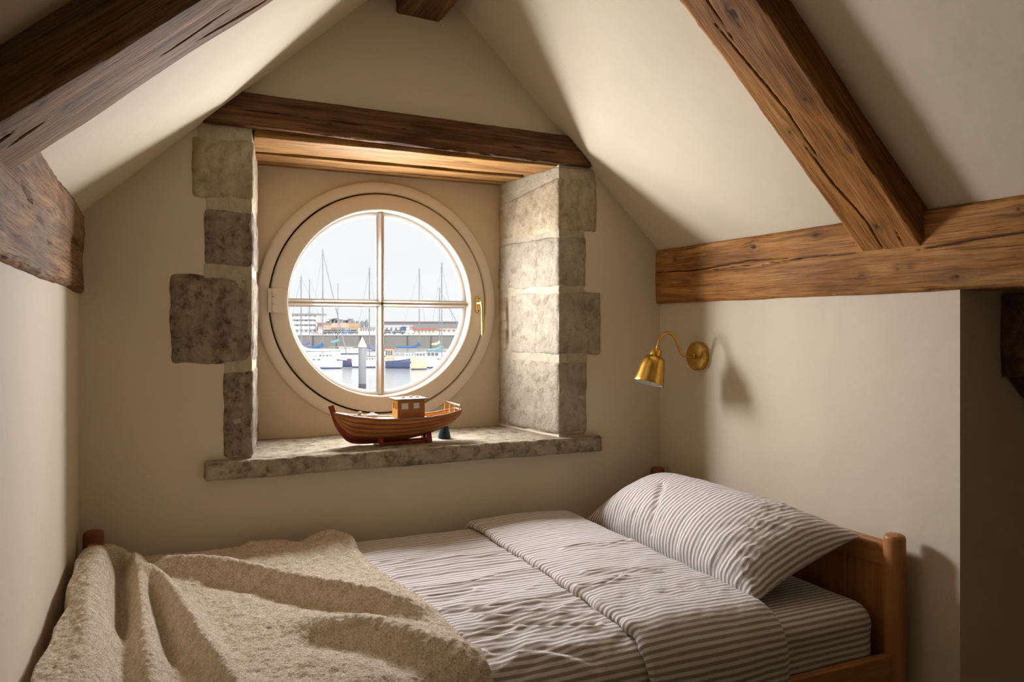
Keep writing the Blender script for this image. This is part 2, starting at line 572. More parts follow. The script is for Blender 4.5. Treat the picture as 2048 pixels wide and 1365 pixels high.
def block(name, c8, mat, parent=None, step=(0.02, 0.02, 0.02), **kw):
    V, F, A, L = hexblock(c8, step, **kw)
    # flip when corners give a left-handed box
    C = np.array(c8, float).reshape(2, 2, 2, 3)
    if np.dot(np.cross(C[1, 0, 0] - C[0, 0, 0], C[0, 1, 0] - C[0, 0, 0]), C[0, 0, 1] - C[0, 0, 0]) < 0:
        F = F[:, ::-1]
    return mk(name, V, F, mat, parent, attrs=A)


def aabb(x0, x1, y0, y1, z0, z1, along='x'):
    """corner array whose first axis runs along the given world axis"""
    g = {}
    X, Y, Z = (x0, x1), (y0, y1), (z0, z1)
    c = np.zeros((2, 2, 2, 3))
    for i in (0, 1):
        for j in (0, 1):
            for k in (0, 1):
                if along == 'x': c[i, j, k] = (X[i], Y[j], Z[k])
                elif along == 'y': c[i, j, k] = (X[1 - j], Y[i], Z[k])
                else: c[i, j, k] = (X[j], Y[k], Z[i])
    return c


def lathe(profile, n=32, axis='z', c=(0, 0, 0), cap=True):
    """profile [(r, h)]; revolve about the axis through c"""
    pr = np.array(profile, float)
    a = np.linspace(0, 2 * np.pi, n, endpoint=False)
    R, A = np.meshgrid(pr[:, 0], a, indexing='ij')
    H = np.repeat(pr[:, 1][:, None], n, 1)
    if axis == 'z': V = np.stack([R * np.cos(A), R * np.sin(A), H], -1)
    elif axis == 'y': V = np.stack([R * np.cos(A), H, R * np.sin(A)], -1)
    else: V = np.stack([H, R * np.cos(A), R * np.sin(A)], -1)
    V = V.reshape(-1, 3) + np.array(c)
    F = grid_faces(len(pr), n, False, True).tolist()
    if cap:
        if pr[0, 0] > 1e-6: F.append(list(range(n)))
        if pr[-1, 0] > 1e-6: F.append([(len(pr) - 1) * n + i for i in range(n)][::-1])
    return V, F


def ring(profile, n=128, c=(0, 0, 0)):
    """closed profile [(r,y)] revolved about the Y axis through c"""
    pr = np.array(profile, float)
    a = np.linspace(0, 2 * np.pi, n, endpoint=False)
    R, A = np.meshgrid(pr[:, 0], a, indexing='ij')
    H = np.repeat(pr[:, 1][:, None], n, 1)
    V = np.stack([R * np.cos(A), H, R * np.sin(A)], -1).reshape(-1, 3) + np.array(c)
    return V, grid_faces(len(pr), n, True, True).tolist()


def tube(pts, rad, n=12, cap=True):
    P = np.array(pts, float)
    m = len(P)
    rad = np.full(m, rad) if np.isscalar(rad) else np.array(rad, float)
    T = np.gradient(P, axis=0)
    T /= np.linalg.norm(T, axis=1, keepdims=True) + 1e-12
    ref = np.array([0, 0, 1.0]) if abs(T[0][2]) < 0.9 else np.array([1.0, 0, 0])
    u = np.cross(T[0], ref); u /= np.linalg.norm(u)
    V = []
    for i in range(m):
        u = u - T[i] * np.dot(u, T[i]); u /= np.linalg.norm(u)
        w = np.cross(T[i], u)
        for k in range(n):
            a = 2 * np.pi * k / n
            V.append(P[i] + rad[i] * (np.cos(a) * u + np.sin(a) * w))
    F = grid_faces(m, n, False, True).tolist()
    if cap:
        F.append(list(range(n))[::-1]); F.append([(m - 1) * n + i for i in range(n)])
    return np.array(V), F


def smooth_path(pts, n=12):
    P = np.array(pts, float)
    Q = np.vstack([2 * P[0] - P[1], P, 2 * P[-1] - P[-2]])
    out = []
    for i in range(1, len(Q) - 2):
        for k in range(n):
            t = k / n
            out.append(0.5 * (2 * Q[i] + (Q[i + 1] - Q[i - 1]) * t + (2 * Q[i - 1] - 5 * Q[i] + 4 * Q[i + 1] - Q[i + 2]) * t ** 2 + (-Q[i - 1] + 3 * Q[i] - 3 * Q[i + 1] + Q[i + 2]) * t ** 3))
    out.append(P[-1])
    return np.array(out)


def struct(name, V, F, mat, smooth=False, label=None):
    o = mk(name, V, F, mat, None, origin=(0, 0, 0), smooth=smooth)
    o['kind'] = 'structure'
    if label: o['label'] = label
    return o


def add_part(name, VF, mat, parent, smooth=True, **kw):
    return mk(name, VF[0], VF[1], mat, parent, smooth=smooth, **kw)


# ------------------------------------------------------------------ room shell
XL, XR = -0.2274, 1.817
ZL, ZR = 0.328, 0.302
AX, AZ = 0.8106, 1.276
D = 2.55
BACK = -2.2
OX0, OX1, OZ0, OZ1 = 0.252, 1.357, -0.416, 0.66        # recess opening at the room face
BX0, BX1, BY = 0.312, 1.290, 2.97                      # recess at the window plane
WX, WZ = 0.79, 0.095                                   # centre of the round window
FL = -EYE


def quad_grid(a, b, c, d, nu, nv):
    a, b, c, d = map(lambda q: np.array(q, float), (a, b, c, d))
    u = np.linspace(0, 1, nu)[:, None, None]; v = np.linspace(0, 1, nv)[None, :, None]
    P = (a * (1 - u) + b * u) * (1 - v) + (d * (1 - u) + c * u) * v
    return P.reshape(-1, 3), grid_faces(nu, nv).tolist()


parts = []
# room face of the gable wall, slightly uneven
def gable_strip(x0, x1, zlo, zhi_fn):
    n = max(2, int((x1 - x0) / 0.03)); m = 50
    xs = np.linspace(x0, x1, n); V = []
    for x in xs:
        z0 = zlo; z1 = zhi_fn(x)
        for z in np.linspace(z0, z1, m):
            V.append((x, D + 0.003 * float(fbm(np.array([[x * 3, z * 3, 0.5]]), 2, 3)[0]), z))
    parts.append((np.array(V), grid_faces(n, m).tolist()))
roofline = lambda x: (ZL + (AZ - ZL) * (x - XL) / (AX - XL) if x < AX else ZR + (AZ - ZR) * (XR - x) / (XR - AX)) + 0.01
gable_strip(XL - 0.01, OX0, FL, roofline)
gable_strip(OX0, OX1, FL, lambda x: OZ0)
gable_strip(OX0, OX1, OZ1, roofline)
gable_strip(OX1, XR + 0.01, FL, roofline)
struct('wall_back', *join(parts), M['wall'], smooth=True)
WB = bpy.data.objects['wall_back']

# reveals, recess back with the round hole, tunnel and outer skin (one masonry core)
parts = [quad_grid((OX0, D, OZ0), (BX0, BY, OZ0), (BX0, BY, OZ1), (OX0, D, OZ1), 14, 30),
         quad_grid((BX1, BY, OZ0), (OX1, D, OZ0), (OX1, D, OZ1), (BX1, BY, OZ1), 14, 30),
         quad_grid((OX0, D, OZ1), (BX0, BY, OZ1), (BX1, BY, OZ1), (OX1, D, OZ1), 4, 4),
         quad_grid((OX0, D, OZ0 - 0.03), (OX1, D, OZ0 - 0.03), (BX1, BY, OZ0 - 0.03), (BX0, BY, OZ0 - 0.03), 4, 4)]
n = 160
ang = np.linspace(0, 2 * np.pi, n, endpoint=False)
HR = 0.440
def to_rect(a, x0, x1, z0, z1):
    dx, dz = math.cos(a), math.sin(a)
    k = []
    if dx > 1e-9: k.append((x1 - WX) / dx)
    if dx < -1e-9: k.append((x0 - WX) / dx)
    if dz > 1e-9: k.append((z1 - WZ) / dz)
    if dz < -1e-9: k.append((z0 - WZ) / dz)
    k = min(k)
    return WX + k * dx, WZ + k * dz
V = []
for a in ang: V.append((WX + HR * math.cos(a), BY, WZ + HR * math.sin(a)))
for a in ang:
    x, z = to_rect(a, BX0 - 0.02, BX1 + 0.02, OZ0 - 0.05, OZ1 + 0.02); V.append((x, BY, z))
parts.append((np.array(V), grid_faces(2, n, False, True).tolist()))
V = []
for a in ang: V.append((WX + HR * math.cos(a), BY, WZ + HR * math.sin(a)))
for a in ang: V.append((WX + HR * math.cos(a), 3.06, WZ + HR * math.sin(a)))
for a in ang:
    x, z = to_rect(a, XL - 1.2, XR + 1.4, FL - 3, AZ + 1.2); V.append((x, 3.06, z))
parts.append((np.array(V), grid_faces(3, n, False, True).tolist()))
o = mk('window_recess', *join(parts), M['recess'], WB, smooth=False)

# side walls
def wall_quad(a, b, c, d, nu=30, nv=30):
    return quad_grid(a, b, c, d, nu, nv)
struct('wall_left', *join([wall_quad((XL, BACK, FL), (XL, D, FL), (XL, D, ZL + .01), (XL, BACK, ZL + .01)),
                           box(XL - 0.25, XL - 0.06, BACK - .2, 3.06, FL, ZL + 0.3)]), M['wall'])
RY = 1.276
struct('wall_right', *join([wall_quad((XR, RY, FL), (XR, RY, ZR + .01), (XR, D, ZR + .01), (XR, D, FL)),
                            wall_quad((XR, RY, FL), (2.9, RY, FL), (2.9, RY, ZR + .01), (XR, RY, ZR + .01)),
                            wall_quad((2.9, RY, FL), (2.9, BACK, FL), (2.9, BACK, ZR), (2.9, RY, ZR)),
                            box(XR + 0.06, 3.0, RY + 0.06, 3.06, FL, ZR + 0.3),
                            box(2.96, 3.1, BACK - .2, RY + .1, FL, ZR + .2)]), M['wall'])
struct('wall_front', *box(XL - 0.2, 3.0, BACK - 0.15, BACK, FL, AZ + 0.2), M['wall'])
struct('floor', *box(XL - 0.2, 3.0, BACK - .1, 3.0, FL - 0.05, FL), M['floor'])
# sloping ceiling, one skin with thickness
def slope(xa, za, xb, zb, t=0.06):
    return [quad_grid((xa, BACK, za), (xb, BACK, zb), (xb, D + 0.005, zb), (xa, D + 0.005, za), 20, 40),
            quad_grid((xa, BACK - .2, za + t + .08), (xb, BACK - .2, zb + t + .08), (xb, 3.06, zb + t + .08), (xa, 3.06, za + t + .08), 2, 2)]
kR = (AZ - ZR) / (XR - AX)
kL = (AZ - ZL) / (AX - XL)
parts = slope(XL - 0.25, ZL - 0.25 * kL, AX, AZ) + slope(AX, AZ, XR + 0.02, ZR - 0.02 * kR)
parts += [box(XR + 0.0, 3.05, BACK - .1, RY + .02, ZR - 0.0, ZR + .05)]     # flat ceiling of the side passage
struct('ceiling', *join(parts), M['ceiling'])

# ------------------------------------------------------------------ quoin stones (pieces of the gable wall)
def quoin(side, xo, z0, z1, mat, seed, r=0.014, zback=None, yf=2.543, proud=0.006, name='stone', amp=0.0055):
    zb0, zb1 = zback or (z0, z1)
    c = np.zeros((2, 2, 2, 3))
    if side == 'L':
        fr, bk = OX0 + proud, BX0 + proud
        for i, (xf, xb) in enumerate(((xo, xo), (fr, bk))):
            for k in (0, 1):
                c[i, 0, k] = (xf, yf, (z0, z1)[k]); c[i, 1, k] = (xb, BY - 0.004, (zb0, zb1)[k])
    else:
        fr, bk = OX1 - proud, BX1 - proud
        for i, (xf, xb) in enumerate(((fr, bk), (xo, xo))):
            for k in (0, 1):
                c[i, 0, k] = (xf, yf, (z0, z1)[k]); c[i, 1, k] = (xb, BY - 0.004, (zb0, zb1)[k])
    return block(name, c, mat, WB, (0.009, 0.009, 0.009), r=r, amp=amp, nscale=16, seed=seed)

quoin('L', 0.076, 0.402, 0.592, M['quoin_a'], 1)
quoin('L', 0.110, 0.186, 0.374, M['quoin_b'], 2, r=0.02)
quoin('L', 0.010, -0.121, 0.172, M['quoin_b'], 3, r=0.026)
quoin('L', 0.166, -0.412, -0.134, M['quoin_b'], 4, r=0.016)
quoin('R', 1.522, 0.364, 0.572, M['quoin_a'], 5, zback=(0.364, 0.515))
quoin('R', 1.473, 0.152, 0.348, M['quoin_c'], 6)
c = np.zeros((2, 2, 2, 3))
xr = lambda y: OX1 - 0.006 + (BX1 - OX1) * (y - D) / (BY - D)
for k, z in enumerate((-0.106, 0.136)):
    c[0, 0, k] = (xr(2.543), 2.543, z); c[1, 0, k] = (1.541, 2.543, z)
    c[0, 1, k] = (xr(2.872), 2.872, z); c[1, 1, k] = (1.541, 2.872, z)
block('stone', c, M['quoin_c'], WB, (0.009, 0.009, 0.009), r=0.014, amp=0.0055, nscale=16, seed=7)
for (za, zb, sd) in ((0.018, 0.130, 8), (-0.104, 0.000, 9)):
    c = np.zeros((2, 2, 2, 3))
    for k, z in enumerate((za, zb)):
        c[0, 0, k] = (xr(2.888), 2.888, z); c[1, 0, k] = (1.45, 2.888, z)
        c[0, 1, k] = (xr(2.964), 2.964, z); c[1, 1, k] = (1.45, 2.964, z)
    block('stone', c, M['quoin_a'], WB, (0.01, 0.008, 0.008), r=0.016, amp=0.003, nscale=20, seed=sd)
quoin('R', 1.479, -0.408, -0.128, M['quoin_c'], 10, r=0.016)

# mortar between and behind the quoins
for (sd, xo, z0, z1, k) in (('L', 0.182, -0.412, 0.632, 1), ('L', 0.094, 0.575, 0.634, 2), ('L', 0.118, 0.360, 0.415, 3), ('L', 0.112, 0.150, 0.200, 4), ('L', 0.172, -0.150, -0.105, 5),
                            ('R', 1.467, -0.408, 0.606, 6), ('R', 1.512, 0.556, 0.609, 7), ('R', 1.478, -0.150, -0.09, 8)):
    quoin(sd, xo, z0, z1, M['mortar'], 60 + k, r=0.004, yf=2.5465, proud=0.0015, name='mortar', amp=0.003)

# sill slab
V, F, A, L = hexblock(aabb(0.113, 1.528, 2.512, 2.985, -0.474, -0.416), (0.008, 0.008, 0.01), r=0.008, amp=0.005, nscale=22, seed=21, edgechip=0.012)
# only the front edge is rough-hewn
tag(mk('window_sill', V, F, M['sill'], attrs=A), 'rough grey stone window sill slab under the round window, carrying the toy boat', 'window sill')

# ------------------------------------------------------------------ timbers
# lintel across the recess
c = np.zeros((2, 2, 2, 3))
c[0, 0, 0] = (0.098, 2.522, 0.634); c[1, 0, 0] = (1.492, 2.522, 0.611)
c[0, 1, 0] = (0.098, 2.752, 0.634); c[1, 1, 0] = (1.492, 2.752, 0.611)
c[0, 0, 1] = (0.212, 2.522, 0.740); c[1, 0, 1] = (1.385, 2.522, 0.722)
c[0, 1, 1] = (0.212, 2.752, 0.740); c[1, 1, 1] = (1.385, 2.752, 0.722)
o = block('lintel_beam', c, M['oakdark'], None, (0.006, 0.02, 0.005), r=0.007, amp=0.006, nscale=14, seed=31, edgechip=0.012,
          cracks=[(1, -1, [(0.04, 0.074), (0.3, 0.070), (0.62, 0.078)], 0.0022, 0.006), (1, -1, [(0.9, 0.062), (1.2, 0.05), (1.33, 0.05)], 0.002, 0.006)],
          knots=[(1, -1, 0.345, 0.055, 0.018)])
tag(o, 'dark rough-hewn lintel beam spanning the recess above the round window', 'beam')
for (y0, y1, lab, sd) in ((2.782, 2.893, 'pale honey-coloured board in the recess soffit, just behind the lintel beam', 41), (2.908, 2.972, 'narrow brown board in the recess soffit against the window wall', 42)):
    o = block('soffit_board', aabb(0.27, 1.345, y0, y1, 0.602, 0.645), M['soffit'], None, (0.02, 0.01, 0.02), r=0.004, amp=0.003, nscale=12, seed=sd)
    tag(o, lab, 'board')
lin = bpy.data.objects['lintel_beam']
# lintel underside faced in paler wood than its front: window light put into colour
block('gap_backing', aabb(0.26, 1.35, 2.755, 2.969, 0.646, 0.658), M['gap'], lin, (0.1, 0.05, 0.02), r=0.002, amp=0)  # dark backing added so the gaps between soffit boards look shaded
block('soffit_face', aabb(0.262, 1.352, 2.548, 2.752, 0.606, 0.634), M['soffit'], lin, (0.015, 0.01, 0.02), r=0.005, amp=0.004, nscale=14, seed=43,
      cracks=[(2, -1, [(0.1, 0.06), (0.5, 0.075), (0.9, 0.06)], 0.002, 0.003)])

# right wall plate
c = aabb(1.797, 1.93, -1.6, 2.60, 0.094, 0.306, 'y')
cr = lambda y: y + 1.6
# local: x = along Y (from -1.6), face towards the room is the far local-y side (j=1 -> X small)
o = block('wall_plate', c, M['oak2'], None, (0.006, 0.03, 0.0032), r=0.010, amp=0.006, nscale=9, seed=51, edgechip=0.008,
          cracks=[(1, 1, [(cr(2.54), 0.125), (cr(2.3), 0.118), (cr(2.02), 0.132), (cr(1.78), 0.122)], 0.0035, 0.012),
                  (1, 1, [(cr(1.95), 0.113), (cr(1.75), 0.122), (cr(1.55), 0.118)], 0.003, 0.010),
                  (1, 1, [(cr(2.2), 0.112), (cr(1.9), 0.119)], 0.002, 0.008),
                  (1, 1, [(cr(1.38), 0.110), (cr(1.2), 0.122), (cr(0.9), 0.135)], 0.004, 0.014)],
          knots=[(1, 1, cr(1.985), 0.175, 0.020), (1, 1, cr(1.72), 0.188, 0.010), (1, 1, cr(1.555), 0.053, 0.009), (1, 1, cr(1.44), 0.062, 0.008),
                 (1, 1, cr(1.40), 0.068, 0.006), (1, 1, cr(1.27), 0.032, 0.012), (1, 1, cr(2.42), 0.17, 0.012), (1, 1, cr(1.12), 0.18, 0.008)])
tag(o, 'long cracked brown wall plate beam on top of the right wall under the slope', 'beam')

# left wall plate
c = aabb(-0.30, -0.212, -1.6, 2.60, 0.100, 0.335, 'y')
c[:, 0] = c[:, 0]
o = block('wall_plate', c, M['oakgrey'], None, (0.008, 0.03, 0.005), r=0.012, amp=0.010, nscale=9, seed=61, edgechip=0.012,
          cracks=[(1, -1, [(cr(1.30), 0.150), (cr(1.42), 0.146)], 0.0035, 0.014), (1, -1, [(cr(1.43), 0.135), (cr(1.58), 0.122)], 0.005, 0.016),
                  (1, -1, [(cr(1.62), 0.105), (cr(1.78), 0.098)], 0.004, 0.014), (1, -1, [(cr(1.78), 0.08), (cr(1.9), 0.075)], 0.003, 0.01)])
tag(o, 'greyish weathered wall plate beam with short deep cracks on the left wall', 'beam')

# rafters
def rafter(foot_near, foot_far, top_near, top_far, yn, yf, mat, label, th=0.19, **kw):
    c = np.zeros((2, 2, 2, 3))
    c[0, 0, 0] = (foot_near[0], yn, foot_near[1]); c[0, 1, 0] = (foot_far[0], yf, foot_far[1])
    c[1, 0, 0] = (top_near[0], yn, top_near[1]); c[1, 1, 0] = (top_far[0], yf, top_far[1])
    for i in (0, 1):
        for j in (0, 1):
            c[i, j, 1] = c[i, j, 0] + np.array((0, 0, th))
    o = block('rafter', c, mat, None, (0.0055, 0.0030, 0.02), r=0.010, amp=0.007, nscale=8, edgechip=0.012, **kw)
    return tag(o, label, 'beam')

# right: length from foot (1.81) to the ridge (0.9)
rafter((1.812, 0.200), (1.812, 0.200), (0.86, 1.140), (0.86, 1.113), 1.362, 1.562, M['oak'],
       'heavy brown rafter with a long split and knot, running down the right slope', th=0.15, seed=71,
       cracks=[(2, -1, [(0.0, 0.125), (0.12, 0.115), (0.26, 0.135), (0.40, 0.14)], 0.0035, 0.012),
               (2, -1, [(0.36, 0.125), (0.52, 0.12), (0.66, 0.135), (0.80, 0.15)], 0.0035, 0.012),
               (2, -1, [(0.74, 0.13), (0.92, 0.125), (1.10, 0.15), (1.3, 0.16)], 0.003, 0.012),
               (2, -1, [(0.02, 0.06), (0.08, 0.05)], 0.002, 0.008)],
       knots=[(2, -1, 0.79, 0.085, 0.024), (2, -1, 0.10, 0.095, 0.014), (2, -1, 0.45, 0.155, 0.010), (2, -1, 0.52, 0.05, 0.011), (2, -1, 0.35, 0.03, 0.008)])
rafter((-0.24, 0.222), (-0.24, 0.206), (0.76, 1.070), (0.76, 1.066), 1.160, 1.362, M['oakgrey'],
       'thick weathered rafter crossing the top left corner', th=0.15, seed=72,
       cracks=[(2, -1, [(0.02, 0.06), (0.07, 0.05)], 0.004, 0.010), (2, -1, [(0.06, 0.09), (0.11, 0.085)], 0.004, 0.010), (2, -1, [(0.3, 0.12), (0.45, 0.11)], 0.003, 0.008),
               (2, -1, [(0.38, 0.16), (0.52, 0.17)], 0.004, 0.012)],
       knots=[(2, -1, 0.06, 0.04, 0.016), (2, -1, 0.16, 0.09, 0.010), (2, -1, 0.20, 0.07, 0.006), (2, -1, 0.12, 0.02, 0.007)])
o = block('ridge_beam', aabb(0.724, 0.886, -1.6, 2.60, 1.077, 1.22, 'y'), M['oakdark'], None, (0.012, 0.012, 0.02), r=0.008, amp=0.006, nscale=10, seed=73, edgechip=0.01)
tag(o, 'dark ridge beam running out from the gable wall at the top centre', 'beam')
# timber and brace in the side passage
o = block('timber_beam', aabb(1.972, 2.86, 1.215, 1.275, -0.129, 0.086), M['oakdark'], None, (0.012, 0.02, 0.01), r=0.006, amp=0.004, nscale=9, seed=74)
tag(o, 'short dark timber on the shaded passage wall at the right edge, below the wall plate', 'beam')
c = np.zeros((2, 2, 2, 3))
for i, (xa, za) in enumerate(((1.995, -0.131), (2.56, -0.62))):
    for j, y in enumerate((1.225, 1.272)):
        c[i, j, 0] = (xa, y, za); c[i, j, 1] = (xa + 0.14, y, za)
o = block('brace', c, M['oakdark'], None, (0.02, 0.02, 0.01), r=0.005, amp=0.003, nscale=9, seed=75)
tag(o, 'dark diagonal brace dropping from the short timber at the right edge', 'beam')

# ------------------------------------------------------------------ round window
win = thing('window_1', 'round cream-painted window with four panes looking onto the harbour', None, (WX, BY, WZ - 0.48))
win['kind'] = 'structure'
CW = (WX, BY, WZ)
def part_ring(name, prof, mat, n=160):
    V, F = ring(prof, n, CW)
    return mk(name, V, F, mat, win, smooth=True)
part_ring('casing', [(0.437, 0.06), (0.437, -0.006), (0.439, -0.010), (0.444, -0.012), (0.474, -0.012), (0.480, -0.009), (0.483, -0.002), (0.483, 0.004), (0.455, 0.06)], M['cream'])
part_ring('sash_gap_shade', [(0.428, 0.06), (0.428, 0.010), (0.4375, 0.010), (0.4375, 0.06)], M['gap'])  # dark ring filling the gap round the sash, its shade put into colour
part_ring('sash', [(0.366, 0.075), (0.366, 0.022), (0.3665, -0.010), (0.368, -0.016), (0.3715, -0.0195), (0.378, -0.0202), (0.392, -0.020), (0.424, -0.018), (0.4295, -0.014), (0.431, -0.008), (0.431, 0.05), (0.42, 0.075)], M['cream'])
part_ring('glazing_bead', [(0.348, 0.052), (0.348, 0.046), (0.353, 0.040), (0.360, 0.034), (0.368, 0.030), (0.368, 0.052)], M['white'])
# muntins: stepped moulding with a raised nose
def muntin(vertical):
    prof = [(-0.016, 0.050), (-0.016, 0.040), (-0.010, 0.034), (-0.006, 0.020), (-0.0045, 0.010), (0.0045, 0.010), (0.006, 0.020), (0.010, 0.034), (0.016, 0.040), (0.016, 0.050)]
    V = []
    for s in (-0.362, 0.362):
        for (w, y) in prof:
            V.append((w, y, s) if vertical else (s, y, w))
    V = np.array(V) + np.array(CW)
    n = len(prof)
    F = [[k, (k + 1) % n, n + (k + 1) % n, n + k] for k in range(n)]
    return mk('muntin', V, F, M['muntin'], win, smooth=False)
muntin(True); muntin(False)
for q in range(4):
    V, F = [], []
    a0 = q * math.pi / 2
    m = 24
    for y in (0.044, 0.048):
        V.append((0.004 * (1 if q in (0, 3) else -1), y, 0.004 * (1 if q in (0, 1) else -1)))
        for k in range(m + 1):
            a = a0 + (math.pi / 2) * k / m
            V.append((0.352 * math.cos(a), y, 0.352 * math.sin(a)))
    h = m + 2
    for k in range(1, m + 1):
        F.append([0, k, k + 1]); F.append([h, h + k + 1, h + k])
    for k in range(h):
        F.append([k, h + k, h + (k + 1) % h, (k + 1) % h])
    mk('pane', np.array(V) + np.array(CW), F, M['glass'], win, smooth=False)
# hinge on the left
hx = 0.372
hg = mk('hinge', *join([box(hx - 0.002, hx + 0.036, 2.940, 2.952, 0.055, 0.144), box(hx - 0.022, hx - 0.006, 2.946, 2.958, 0.055, 0.144)]), M['cream'], win, smooth=False)
V, F = join([lathe([(0.005, z0), (0.005, z1)], 14, 'z', (hx - 0.004, 2.945, 0)) for (z0, z1) in ((0.055, 0.085), (0.087, 0.113), (0.115, 0.144))])
mk('hinge_pin', V, F, M['cream'], hg)
# brass handle on the right of the sash
HX, HY, HZ = 1.189, 2.948, 0.094
V = []
pl = []
for k in range(32):
    a = 2 * math.pi * k / 32
    cx, cz = 0.0125 * math.cos(a), 0.0125 * math.sin(a)
    cz += 0.022 if cz >= 0 else -0.022
    pl.append((cx, cz))
for (sc_, y) in ((1.0, 0.0), (1.0, -0.004), (0.86, -0.006)):
    for (cx, cz) in pl: V.append((HX + cx * sc_, HY + y, HZ + cz * (1 if sc_ == 1 else 0.96)))
F = grid_faces(3, 32, False, True).tolist() + [[64 + i for i in range(32)]]
hd = mk('handle', V, F, M['brass2'], win, smooth=False)
V1 = lathe([(0.0115, 0.0), (0.011, -0.006), (0.007, -0.014), (0.007, -0.034)], 20, 'y', (HX, HY - 0.004, HZ + 0.006))
mk('handle_neck', *V1, M['brass2'], hd)
pth = smooth_path([(HX + 0.001, HY - 0.038, HZ + 0.014), (HX + 0.002, HY - 0.040, HZ - 0.02), (HX + 0.003, HY - 0.042, HZ - 0.07), (HX + 0.004, HY - 0.042, HZ - 0.112), (HX + 0.004, HY - 0.042, HZ - 0.128)], 6)
rr = np.interp(np.linspace(0, 1, len(pth)), [0, 0.08, 0.2, 0.85, 0.93, 1], [0.0075, 0.0085, 0.0055, 0.0078, 0.0092, 0.006])
mk('lever', *tube(pth, rr, 14), M['brass2'], hd)
V, F = join([lathe([(0.0001, -0.0075), (0.0030, -0.0070), (0.0034, -0.0055)], 12, 'y', (HX, HY, HZ + dz)) for dz in (0.026, -0.026)])
mk('screws', V, F, M['dark'], hd)

# ------------------------------------------------------------------ brass wall lamp
LX, LY, LZ = XR, 2.297, -0.107
wl = thing('wall_lamp', 'brass gooseneck wall lamp with a bell shade on the right wall', 'lamp', (LX, LY, LZ))
mk('wall_plate_disc', *lathe([(0.0001, -0.026), (0.049, -0.026), (0.052, -0.023), (0.053, -0.004), (0.053, 0.0)], 48, 'x', (LX, LY, LZ)), M['brass'], wl, smooth=False)
mk('collar', *lathe([(0.006, -0.034), (0.009, -0.032), (0.009, -0.026)], 20, 'x', (LX, LY, LZ)), M['brass'], wl)
arm = smooth_path([(1.792, 2.296, -0.108), (1.765, 2.296, -0.108), (1.738, 2.295, -0.103), (1.720, 2.295, -0.078), (1.706, 2.294, -0.045), (1.686, 2.293, -0.025), (1.662, 2.292, -0.021), (1.640, 2.291, -0.032), (1.626, 2.290, -0.058), (1.616, 2.290, -0.088)], 8)
mk('arm', *tube(arm, 0.0052, 14), M['brass'], wl)
# shade: profile along a tilted axis
axv = np.array([-0.036, -0.004, -0.118]); axv /= np.linalg.norm(axv)
s0 = np.array([1.6165, 2.290, -0.080])
e1 = np.cross(axv, (0, 1, 0)); e1 /= np.linalg.norm(e1); e2 = np.cross(axv, e1)
def tilted(prof, n=48):
    V = []
    for (r_, h_) in prof:
        for k in range(n):
            a = 2 * math.pi * k / n
            V.append(s0 + axv * h_ + r_ * (math.cos(a) * e1 + math.sin(a) * e2))
    return np.array(V), grid_faces(len(prof), n, False, True).tolist()
mk('socket', *tilted([(0.0001, 0.0), (0.019, 0.0), (0.0205, 0.002), (0.0205, 0.028)]), M['brass'], wl)
sh = mk('shade', *tilted([(0.018, 0.024), (0.024, 0.025), (0.032, 0.029), (0.0385, 0.037), (0.042, 0.047), (0.045, 0.065), (0.049, 0.09), (0.0535, 0.115), (0.0560, 0.126), (0.0555, 0.127), (0.0530, 0.1265)]), M['brass'], wl)
mk('shade_lining', *tilted([(0.0530, 0.1265), (0.0505, 0.115), (0.047, 0.09), (0.043, 0.065), (0.040, 0.047), (0.034, 0.036), (0.022, 0.030), (0.0001, 0.030)]), M['enamel'], sh)

# ------------------------------------------------------------------ bed
bed = thing('bed', 'wooden single bed with round posts standing under the round window', 'bed', (0.79, 1.93, FL))
ZP = -0.548
def post(x, y, mat=None, ZP=ZP):
    pr = [(0.0001, ZP), (0.020, ZP - 0.001), (0.0255, ZP - 0.005), (0.0275, ZP - 0.012), (0.0275, FL + 0.01), (0.025, FL)]
    V, F = lathe(pr[::-1], 40, 'z', (x, y, 0))
    G = V[:, [2, 0, 1]] + np.array([x * 3, y, 0])
    return mk('post', V, F, mat or M['pine'], bed, attrs=dict(gco=G))
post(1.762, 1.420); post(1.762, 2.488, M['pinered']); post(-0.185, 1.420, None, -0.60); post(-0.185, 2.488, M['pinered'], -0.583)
def board(name, c, parent=bed, mat=None, r=0.004, st=(0.08, 0.03, 0.03), seed=1):
    return block(name, c, mat or M['pine'], parent, st, r=r, amp=0.0, seed=seed)
board('headboard_rail', aabb(1.748, 1.776, 1.43, 2.48, -0.640, -0.574, 'y'), r=0.008)
for k in range(8):
    y0 = 1.447 + k * 0.1275
    board('headboard_plank', aabb(1.757, 1.769, y0, y0 + 0.1245, -0.97, -0.634, 'z'), mat=M['pine'], r=0.003, seed=k)
board('headboard_lower_rail', aabb(1.748, 1.776, 1.43, 2.48, -1.03, -0.965, 'y'))
board('footboard_rail', aabb(-0.199, -0.171, 1.43, 2.48, -0.680, -0.614, 'y'), r=0.008)
for k in range(8):
    y0 = 1.447 + k * 0.1275
    board('footboard_plank', aabb(-0.191, -0.179, y0, y0 + 0.1245, -0.97, -0.674, 'z'), mat=M['pine'], r=0.003, seed=k)
board('side_rail', aabb(-0.16, 1.737, 1.408, 1.432, -1.00, -0.862), r=0.004)
board('side_rail', aabb(-0.16, 1.737, 2.476, 2.500, -1.00, -0.862), r=0.004)
for k in range(12):
    x0 = -0.10 + k * 0.152
    board('slat', aabb(x0, x0 + 0.07, 1.433, 2.475, -0.952, -0.934, 'y'))

